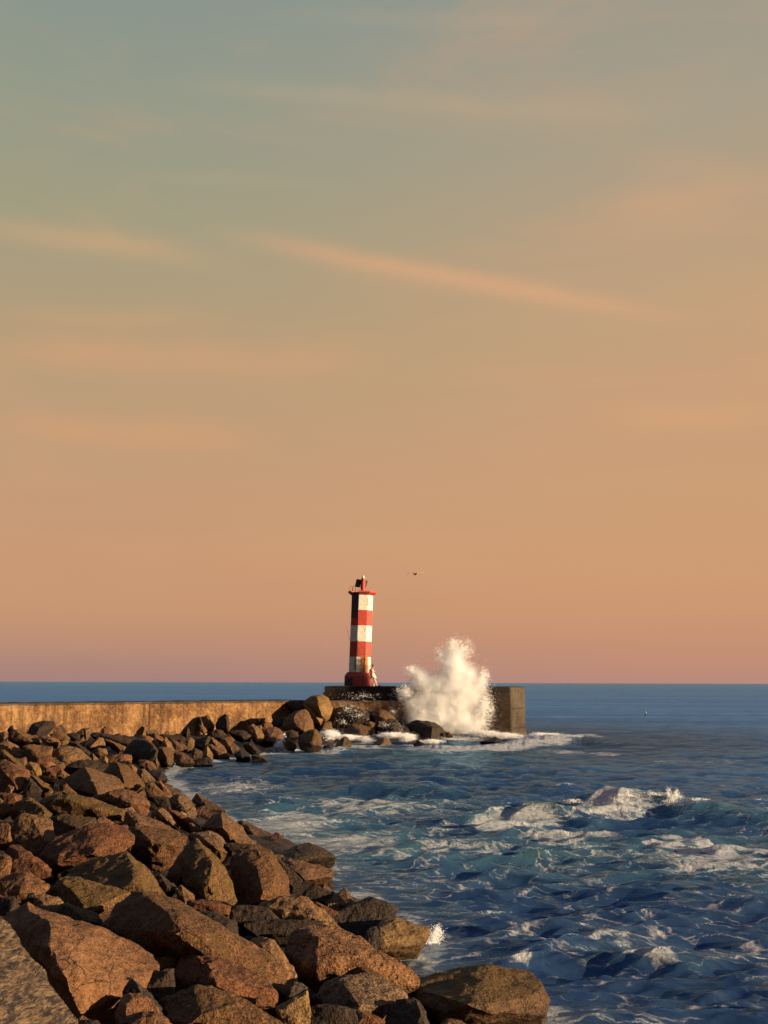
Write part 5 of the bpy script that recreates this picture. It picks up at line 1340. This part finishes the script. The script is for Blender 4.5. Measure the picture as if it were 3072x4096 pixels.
# lace: domain-warped cell edges, drawn out along the crests
wv = k.new('ShaderNodeTexNoise'); wv.inputs['Scale'].default_value = 0.9; wv.inputs['Detail'].default_value = 4; k.link(geo, wv.inputs['Vector'])
wsc = k.vmath('SCALE', wv.outputs['Color']); wsc.inputs['Scale'].default_value = 1.4
warp = k.vmath('ADD', geo, wsc.outputs[0]).outputs[0]
st = k.mapping(warp, scale=(0.5, 1.75, 1), rot=(0, 0, math.radians(8)))
vo = k.new('ShaderNodeTexVoronoi'); vo.feature = 'DISTANCE_TO_EDGE'; vo.inputs['Scale'].default_value = 1.7; k.link(st, vo.inputs['Vector'])
vo2 = k.new('ShaderNodeTexVoronoi'); vo2.feature = 'DISTANCE_TO_EDGE'; vo2.inputs['Scale'].default_value = 5.2; k.link(st, vo2.inputs['Vector'])
e1 = k.maprange(vo.outputs['Distance'], 0.16, 0.0); e2 = k.maprange(vo2.outputs['Distance'], 0.2, 0.0)
n1 = k.noise(st, 1.1, 6, 0.7, 0.5); n2 = k.noise(st, 7.0, 4, 0.7)
lace = k.math('ADD', k.math('MULTIPLY', e1, 0.34), k.math('MULTIPLY', e2, 0.16))
lace = k.math('ADD', lace, k.math('MULTIPLY', k.math('SUBTRACT', n1, 0.5), 1.15))
lace = k.math('ADD', lace, k.math('MULTIPLY', k.math('SUBTRACT', n2, 0.5), 0.5))
fm = k.maprange(k.math('ADD', fa.outputs['Fac'], k.math('MULTIPLY', lace, 0.62)), 0.57, 0.82, smooth=True)
hn = k.noise(geo, 13, 5, 0.75); hn2 = k.noise(k.mapping(geo, scale=(0.7, 1.5, 1)), 3.2, 5, 0.7)
holes = k.math('MULTIPLY', k.maprange(hn, 0.36, 0.56, 0.72, 1.0), k.maprange(hn2, 0.36, 0.54, 0.5, 1.0))
fm = k.math('MULTIPLY', fm, holes)
# water body
dpt = k.new('ShaderNodeAttribute'); dpt.attribute_name = 'deep'
wc = k.mix(dpt.outputs['Fac'], (0.005, 0.018, 0.062, 1), (0.055, 0.155, 0.34, 1))
wc = k.mix(k.math('MULTIPLY', aa.outputs['Fac'], 0.62), wc, (0.035, 0.10, 0.115, 1))
haze_f = k.maprange(k.math('ADD', fa.outputs['Fac'], k.math('MULTIPLY', n1, 0.3)), 0.3, 0.9)
wc = k.mix(k.math('MULTIPLY', haze_f, 0.14), wc, (0.16, 0.24, 0.27, 1))
k.link(wc, b.inputs['Base Color'])
b.inputs['Roughness'].default_value = 0.10
b.inputs['IOR'].default_value = 1.333
r1 = k.noise(k.mapping(geo, scale=(0.5, 2.1, 1)), 3.0, 5, 0.62, 0.2)
r2 = k.noise(k.mapping(geo, scale=(0.55, 1.6, 1)), 0.4, 5, 0.65, 0.3)
r3 = k.noise(k.mapping(geo, scale=(1, 1.6, 1)), 11, 3, 0.6)
py_ = k.new('ShaderNodeSeparateXYZ'); k.link(geo, py_.inputs[0])
far = k.maprange(py_.outputs[1], 25, 90)
hgt = k.math('ADD', k.math('ADD', k.math('MULTIPLY', r1, k.maprange(py_.outputs[1], 12, 40, 0.07, 0.16)), k.math('MULTIPLY', r2, k.maprange(py_.outputs[1], 25, 90, 0.05, 1.1))), k.math('MULTIPLY', r3, 0.008))
k.link(k.maprange(py_.outputs[1], 18, 140, 0.10, 0.45), b.inputs['Roughness'])
bn = bump(k, b, hgt, 1.0, 0.55)
wd_ = k.new('ShaderNodeBsdfDiffuse'); slk = k.noise(k.mapping(geo, scale=(0.16, 1.0, 1), rot=(0, 0, math.radians(4))), 0.075, 6, 0.68, 0.4)
wc = k.mix(k.math('MULTIPLY', dpt.outputs['Fac'], 0.8), wc, k.ramp(slk, [(0.38, (0.025, 0.085, 0.24)), (0.5, (0.06, 0.165, 0.38)), (0.62, (0.11, 0.23, 0.46))]))
k.link(wc, wd_.inputs[0]); k.link(bn.outputs[0], wd_.inputs['Normal'])
wg = k.new('ShaderNodeBsdfGlossy'); k.link(k.mix(dpt.outputs['Fac'], (0.43, 0.70, 1.0, 1), (0.30, 0.61, 1.0, 1)), wg.inputs[0]); k.link(bn.outputs[0], wg.inputs['Normal'])
k.link(k.maprange(py_.outputs[1], 18, 160, 0.03, 0.2), wg.inputs['Roughness'])
fr_n = k.new('ShaderNodeFresnel'); fr_n.inputs['IOR'].default_value = 1.5; k.link(bn.outputs[0], fr_n.inputs['Normal'])
wmix = k.new('ShaderNodeMixShader'); k.link(fr_n.outputs[0], wmix.inputs[0]); k.link(wd_.outputs[0], wmix.inputs[1]); k.link(wg.outputs[0], wmix.inputs[2])
fo = k.new('ShaderNodeBsdfPrincipled')
k.link(k.ramp(n2, [(0.32, (0.34, 0.42, 0.50)), (0.46, (0.56, 0.60, 0.65)), (0.6, (0.72, 0.74, 0.77))]), fo.inputs['Base Color'])
fo.inputs['Roughness'].default_value = 0.9
fo.inputs['Specular IOR Level'].default_value = 0.1
n3 = k.noise(geo, 9, 5, 0.75)
bump(k, fo, k.math('ADD', n1, k.math('ADD', k.math('MULTIPLY', n2, 0.5), k.math('MULTIPLY', n3, 0.8))), 1.0, 0.2)
mxs = k.new('ShaderNodeMixShader'); ft = k.new('ShaderNodeBsdfTranslucent'); ft.inputs[0].default_value = (0.62, 0.68, 0.72, 1)
fmix = k.new('ShaderNodeMixShader'); fmix.inputs[0].default_value = 0.3; k.link(fo.outputs[0], fmix.inputs[1]); k.link(ft.outputs[0], fmix.inputs[2])
k.link(fm, mxs.inputs[0]); k.link(wmix.outputs[0], mxs.inputs[1]); k.link(fmix.outputs[0], mxs.inputs[2])
k.link(mxs.outputs[0], out.inputs[0])
sea = grid_mesh('sea_water', P[:, ::1], M_SEA, True, {'foam': np.clip(foam, 0, 1.4), 'aer': np.clip(aer, 0, 1), 'deep': smooth(8, 62, -sdist)})
tag(sea, 'dark blue choppy sea streaked with foam', None, None, 'structure')

# ================================================================ spray
m, k, b, out = new_mat('spray_white')
M_SPRAY = m
b.inputs['Base Color'].default_value = (0.992, 0.992, 0.992, 1); b.inputs['Roughness'].default_value = 0.7
b.inputs['Specular IOR Level'].default_value = 0.2
tl = k.new('ShaderNodeBsdfTranslucent'); tl.inputs[0].default_value = (0.992, 0.992, 0.992, 1)
mxs = k.new('ShaderNodeMixShader'); mxs.inputs[0].default_value = 0.45
k.link(b.outputs[0], mxs.inputs[1]); k.link(tl.outputs[0], mxs.inputs[2]); k.link(mxs.outputs[0], out.inputs[0])

OV = np.array([(1, 0, 0), (-1, 0, 0), (0, 1, 0), (0, -1, 0), (0, 0, 1), (0, 0, -1)], float)
OF = np.array([(0, 2, 4), (2, 1, 4), (1, 3, 4), (3, 0, 4), (2, 0, 5), (1, 2, 5), (3, 1, 5), (0, 3, 5)])
def droplets(name, C, Rr, label, stretch=None):
    n = len(C); sr = np.random.default_rng(n)
    # random rotation per drop
    qv = sr.normal(size=(n, 4)); qv /= np.linalg.norm(qv, axis=1)[:, None]
    w_, x, y, z = qv.T
    Rm = np.stack([np.stack([1 - 2 * (y * y + z * z), 2 * (x * y - z * w_), 2 * (x * z + y * w_)], -1),
                   np.stack([2 * (x * y + z * w_), 1 - 2 * (x * x + z * z), 2 * (y * z - x * w_)], -1),
                   np.stack([2 * (x * z - y * w_), 2 * (y * z + x * w_), 1 - 2 * (x * x + y * y)], -1)], 1)
    sc_ = Rr[:, None, None] * sr.uniform(0.6, 1.4, (n, 6, 1))
    V = np.einsum('nij,kj->nki', Rm, OV) * sc_ + C[:, None, :]
    Fc = (OF[None] + (np.arange(n) * 6)[:, None, None]).reshape(-1, 3)
    me = bpy.data.meshes.new(name)
    me.vertices.add(n * 6); me.vertices.foreach_set('co', V.reshape(-1).astype(np.float32))
    me.loops.add(len(Fc) * 3); me.loops.foreach_set('vertex_index', Fc.reshape(-1).astype(np.int32))
    me.polygons.add(len(Fc)); me.polygons.foreach_set('loop_start', (np.arange(len(Fc)) * 3).astype(np.int32))
    me.materials.append(M_SPRAY); me.update(calc_edges=True)
    o = bpy.data.objects.new(name, me); COL.objects.link(o)
    tag(o, label, None, None, 'stuff'); return o

sr = np.random.default_rng(3)
def cloud(cr, d, ells, n, depth, rmin, rmax, clump=0.5, fall=1.6, seed=0):
    x0, y0, s_ = CROP[cr]; pts = []; rad = []
    tot = sum(e[4] for e in ells)
    for (cx_, cy_, rx, ry, wgt) in ells:
        m_ = int(n * wgt / tot)
        ncl = max(6, m_ // 220)
        th = sr.uniform(0, 2 * math.pi, ncl); rr_ = sr.uniform(0, 1, ncl) ** 0.6
        ccx = cx_ + rx * rr_ * np.cos(th); ccy = cy_ + ry * rr_ * np.sin(th)
        pick = sr.integers(0, ncl, m_)
        isin = sr.uniform(0, 1, m_) < clump
        th = sr.uniform(0, 2 * math.pi, m_); r2_ = np.abs(sr.normal(0, 0.62, m_)) ** 0.9
        bx_ = np.where(isin, ccx[pick] + sr.normal(0, 0.16, m_) * rx, cx_ + rx * r2_ * np.cos(th))
        by_ = np.where(isin, ccy[pick] + sr.normal(0, 0.16, m_) * ry, cy_ + ry * r2_ * np.sin(th))
        px = x0 + bx_ * s_; py = y0 + by_ * s_
        e_ = ((bx_ - cx_) / rx) ** 2 + ((by_ - cy_) / ry) ** 2
        dd = d + sr.normal(0, 1, m_) * depth * np.sqrt(np.clip(1.25 - 0.6 * e_, 0.15, 1.3)) * 0.55
        r = Fv[None] + Rv[None] * ((px - 1536) / F)[:, None] - Uv[None] * ((py - 2048) / F)[:, None]
        r = r / r[:, 1:2]
        p = CAM[None] + r * dd[:, None]
        a = rmin + (rmax - rmin) * sr.uniform(0, 1, m_) ** 3 * np.clip(1.15 - 0.45 * e_, 0.25, 1)
        ok = (p[:, 2] > -0.1)
        pts.append(p[ok]); rad.append(a[ok])
    return np.concatenate(pts), np.concatenate(rad)
big = [(600, 860, 205, 270, 3.6), (590, 520, 135, 200, 1.5), (590, 330, 85, 140, 0.22), (575, 240, 60, 90, 0.05), (640, 420, 130, 160, 0.35), (215, 600, 105, 125, 0.75), (330, 720, 180, 170, 0.9), (420, 650, 120, 150, 0.7), (430, 850, 160, 160, 0.9), (480, 1050, 160, 110, 0.6), (260, 960, 185, 150, 1.7), (120, 860, 110, 130, 0.4), (600, 1110, 300, 90, 1.7), (260, 1060, 170, 80, 0.7), (850, 1090, 90, 90, 0.4), (760, 700, 125, 240, 1.0), (840, 850, 90, 260, 0.35), (930, 560, 60, 120, 0.06)]
C1, R1_ = cloud('N', 78.3, big, 170000, 0.8, 0.008, 0.026, 0.3)
fr_ = [(60, 740, 110, 90, 0.6), (930, 900, 110, 230, 1.0), (900, 620, 90, 140, 0.45), (700, 270, 130, 130, 0.3), (450, 330, 90, 110, 0.25), (590, 200, 90, 70, 0.16), (130, 500, 90, 60, 0.25)]
C2, R2_ = cloud('N', 78.2, fr_, 16000, 1.0, 0.012, 0.04, 0.25)
Cb, Rb = cloud('N', 78.0, big, 9000, 1.2, 0.016, 0.04, 0.4)
droplets('wave_splash', np.vstack([C1, C2, Cb]), np.concatenate([R1_, R2_, Rb]), 'tall burst of white spray where a wave breaks against the pier')
C3, R3_ = cloud('M', 75.5, [(600, 210, 330, 70, 1.0), (400, 380, 170, 110, 1.1), (560, 470, 150, 90, 0.8), (900, 600, 160, 70, 1.0), (1000, 420, 110, 110, 0.5), (350, 560, 110, 80, 0.6), (1120, 620, 90, 60, 0.5)], 1000, 1.6, 0.012, 0.034, 0.0)
droplets('spray_drops', C3, R3_, 'loose spray drops flying in front of the rocks and the dark pier face')
C4, R4_ = cloud('M', 70.5, [(170, 740, 130, 70, 1.2), (120, 800, 110, 50, 0.8), (420, 770, 160, 40, 0.9), (640, 790, 120, 40, 0.7), (560, 900, 90, 35, 0.6), (1000, 740, 180, 45, 1.0), (1180, 760, 120, 50, 0.8), (1500, 820, 160, 30, 0.7)], 60000, 1.0, 0.009, 0.034, 0.55)
droplets('surf_foam', C4, R4_, 'churning white surf around the rocks below the lighthouse')
C4, R4_ = cloud('N', 72.5, [(600, 1270, 330, 45, 1.4), (930, 1200, 160, 40, 0.9), (1150, 1230, 160, 35, 0.9), (1320, 1250, 120, 30, 0.6), (1560, 1240, 150, 40, 1.1), (1700, 1225, 120, 25, 0.5)], 45000, 1.0, 0.009, 0.034, 0.55)
droplets('surf_foam', C4, R4_, 'white surf washing along the foot of the pier end')
C5, R5_ = cloud('C', 62.5, [(680, 660, 90, 60, 1), (700, 590, 30, 60, 0.35), (560, 720, 130, 35, 0.9), (300, 710, 80, 35, 0.6), (760, 730, 120, 30, 0.6)], 26000, 0.8, 0.008, 0.03, 0.5)
droplets('splash', C5, R5_, 'small white splash against the brown stones short of the lighthouse')
C6, R6_ = cloud('L', float(on_z(1770, 3780)[1]) + 0.1, [(445, 95, 75, 75, 1.0), (420, 165, 100, 40, 0.9), (290, 170, 70, 40, 0.4), (470, 40, 50, 50, 0.2), (120, 215, 120, 20, 0.4)], 1900, 0.45, 0.004, 0.014, 0.2)
droplets('splash', C6, R6_, 'small white splash at the right tip of the golden rock in the water')
CROP['W'] = (1800, 3100, 1272 / 1659)
dw = float(on_z(2680, 3268)[1])
C7, R7_ = cloud('W', dw - 0.1, [(1160, 130, 60, 40, 1.0), (1140, 95, 16, 34, 0.2), (1180, 100, 14, 28, 0.15), (1190, 180, 60, 25, 0.4), (925, 90, 10, 14, 0.06), (950, 110, 60, 14, 0.25), (1070, 100, 50, 10, 0.2), (1290, 125, 50, 10, 0.15), (640, 135, 60, 12, 0.2)], 7500, 0.45, 0.004, 0.014, 0.4)
droplets('crest_spray', C7, R7_, 'white plume thrown up from the crest of the breaking wave on the right')
C8, R8_ = cloud('W', dw - 0.2, [(170, 235, 110, 35, 1.0), (270, 250, 110, 30, 1.0), (420, 235, 100, 35, 1.0), (800, 190, 45, 50, 0.8), (730, 190, 60, 40, 0.6), (880, 130, 50, 30, 0.5)], 22000, 0.4, 0.004, 0.014, 0.45)
droplets('wave_foam', C8, R8_, 'tumbling white foam on the broken part of the wave on the right')


# fine water dust filling the burst: soft-edged density summed from the same plumes
m = bpy.data.materials.new('spray_mist'); m.use_nodes = True; m.node_tree.nodes.clear()
k = N(m.node_tree); out = k.new('ShaderNodeOutputMaterial'); pv = k.new('ShaderNodeVolumePrincipled')
pv.inputs['Color'].default_value = (0.995, 0.995, 0.995, 1); pv.inputs['Anisotropy'].default_value = 0.0
gp = k.new('ShaderNodeNewGeometry').outputs['Position']
wn = k.new('ShaderNodeTexNoise'); wn.inputs['Scale'].default_value = 0.9; wn.inputs['Detail'].default_value = 5; k.link(gp, wn.inputs['Vector'])
wsc_ = k.vmath('SCALE', k.vmath('SUBTRACT', wn.outputs['Color'], (0.5, 0.5, 0.5)).outputs[0]); wsc_.inputs['Scale'].default_value = 1.5
gq = k.vmath('ADD', gp, wsc_.outputs[0]).outputs[0]
x0, y0, s_ = CROP['N']; kx_ = s_ / F * 78.2; tot = None
lo_ = np.array([1e9] * 3); hi_ = -lo_
for (cx_, cy_, rx, ry, wgt) in [(600, 840, 200, 270, 3.0), (590, 520, 120, 200, 2.0), (590, 330, 80, 130, 0.5), (225, 610, 95, 115, 1.0), (340, 740, 160, 160, 1.4), (270, 950, 180, 140, 2.0), (600, 1090, 290, 100, 2.6), (300, 1060, 170, 80, 1.6), (760, 720, 110, 230, 1.4), (430, 900, 150, 170, 1.6)]:
    c_ = at(x0 + cx_ * s_, y0 + cy_ * s_, 78.2); r_ = np.array([rx * kx_ * 0.75, 0.62, ry * kx_ * 0.75])
    lo_ = np.minimum(lo_, c_ - r_ * 2.4); hi_ = np.maximum(hi_, c_ + r_ * 2.4)
    q = k.vmath('MULTIPLY', k.vmath('SUBTRACT', gq, tuple(c_)).outputs[0], tuple(1 / r_)).outputs[0]
    d2 = k.vmath('DOT_PRODUCT', q, q).outputs['Value']
    g = k.math('MULTIPLY', k.math('EXPONENT', k.math('MULTIPLY', d2, -1.0)), wgt)
    tot = g if tot is None else k.math('ADD', tot, g)
fz = k.noise(gp, 2.4, 5, 0.65)
den = k.math('MULTIPLY', k.math('SUBTRACT', tot, 0.06, clamp=False), k.maprange(fz, 0.34, 0.64, 0.25, 1.7))
k.link(k.math('MAXIMUM', k.math('MULTIPLY', den, 2.2), 0.0), pv.inputs['Density'])
k.link(pv.outputs[0], out.inputs['Volume'])
lo_[2] = max(lo_[2], 0.25); hi_[1] = min(hi_[1], 79.3)
bm = bmesh.new(); bmesh.ops.create_cube(bm, size=1, matrix=Matrix.LocRotScale(Vector((lo_ + hi_) / 2), None, Vector(hi_ - lo_)))
mist = bm_obj('spray_mist', bm, m)
tag(mist, 'pale mist glowing inside the burst of spray at the pier', None, None, 'stuff')
sc.cycles.volume_bounces = 12
sc.cycles.volume_step_rate = 1.0
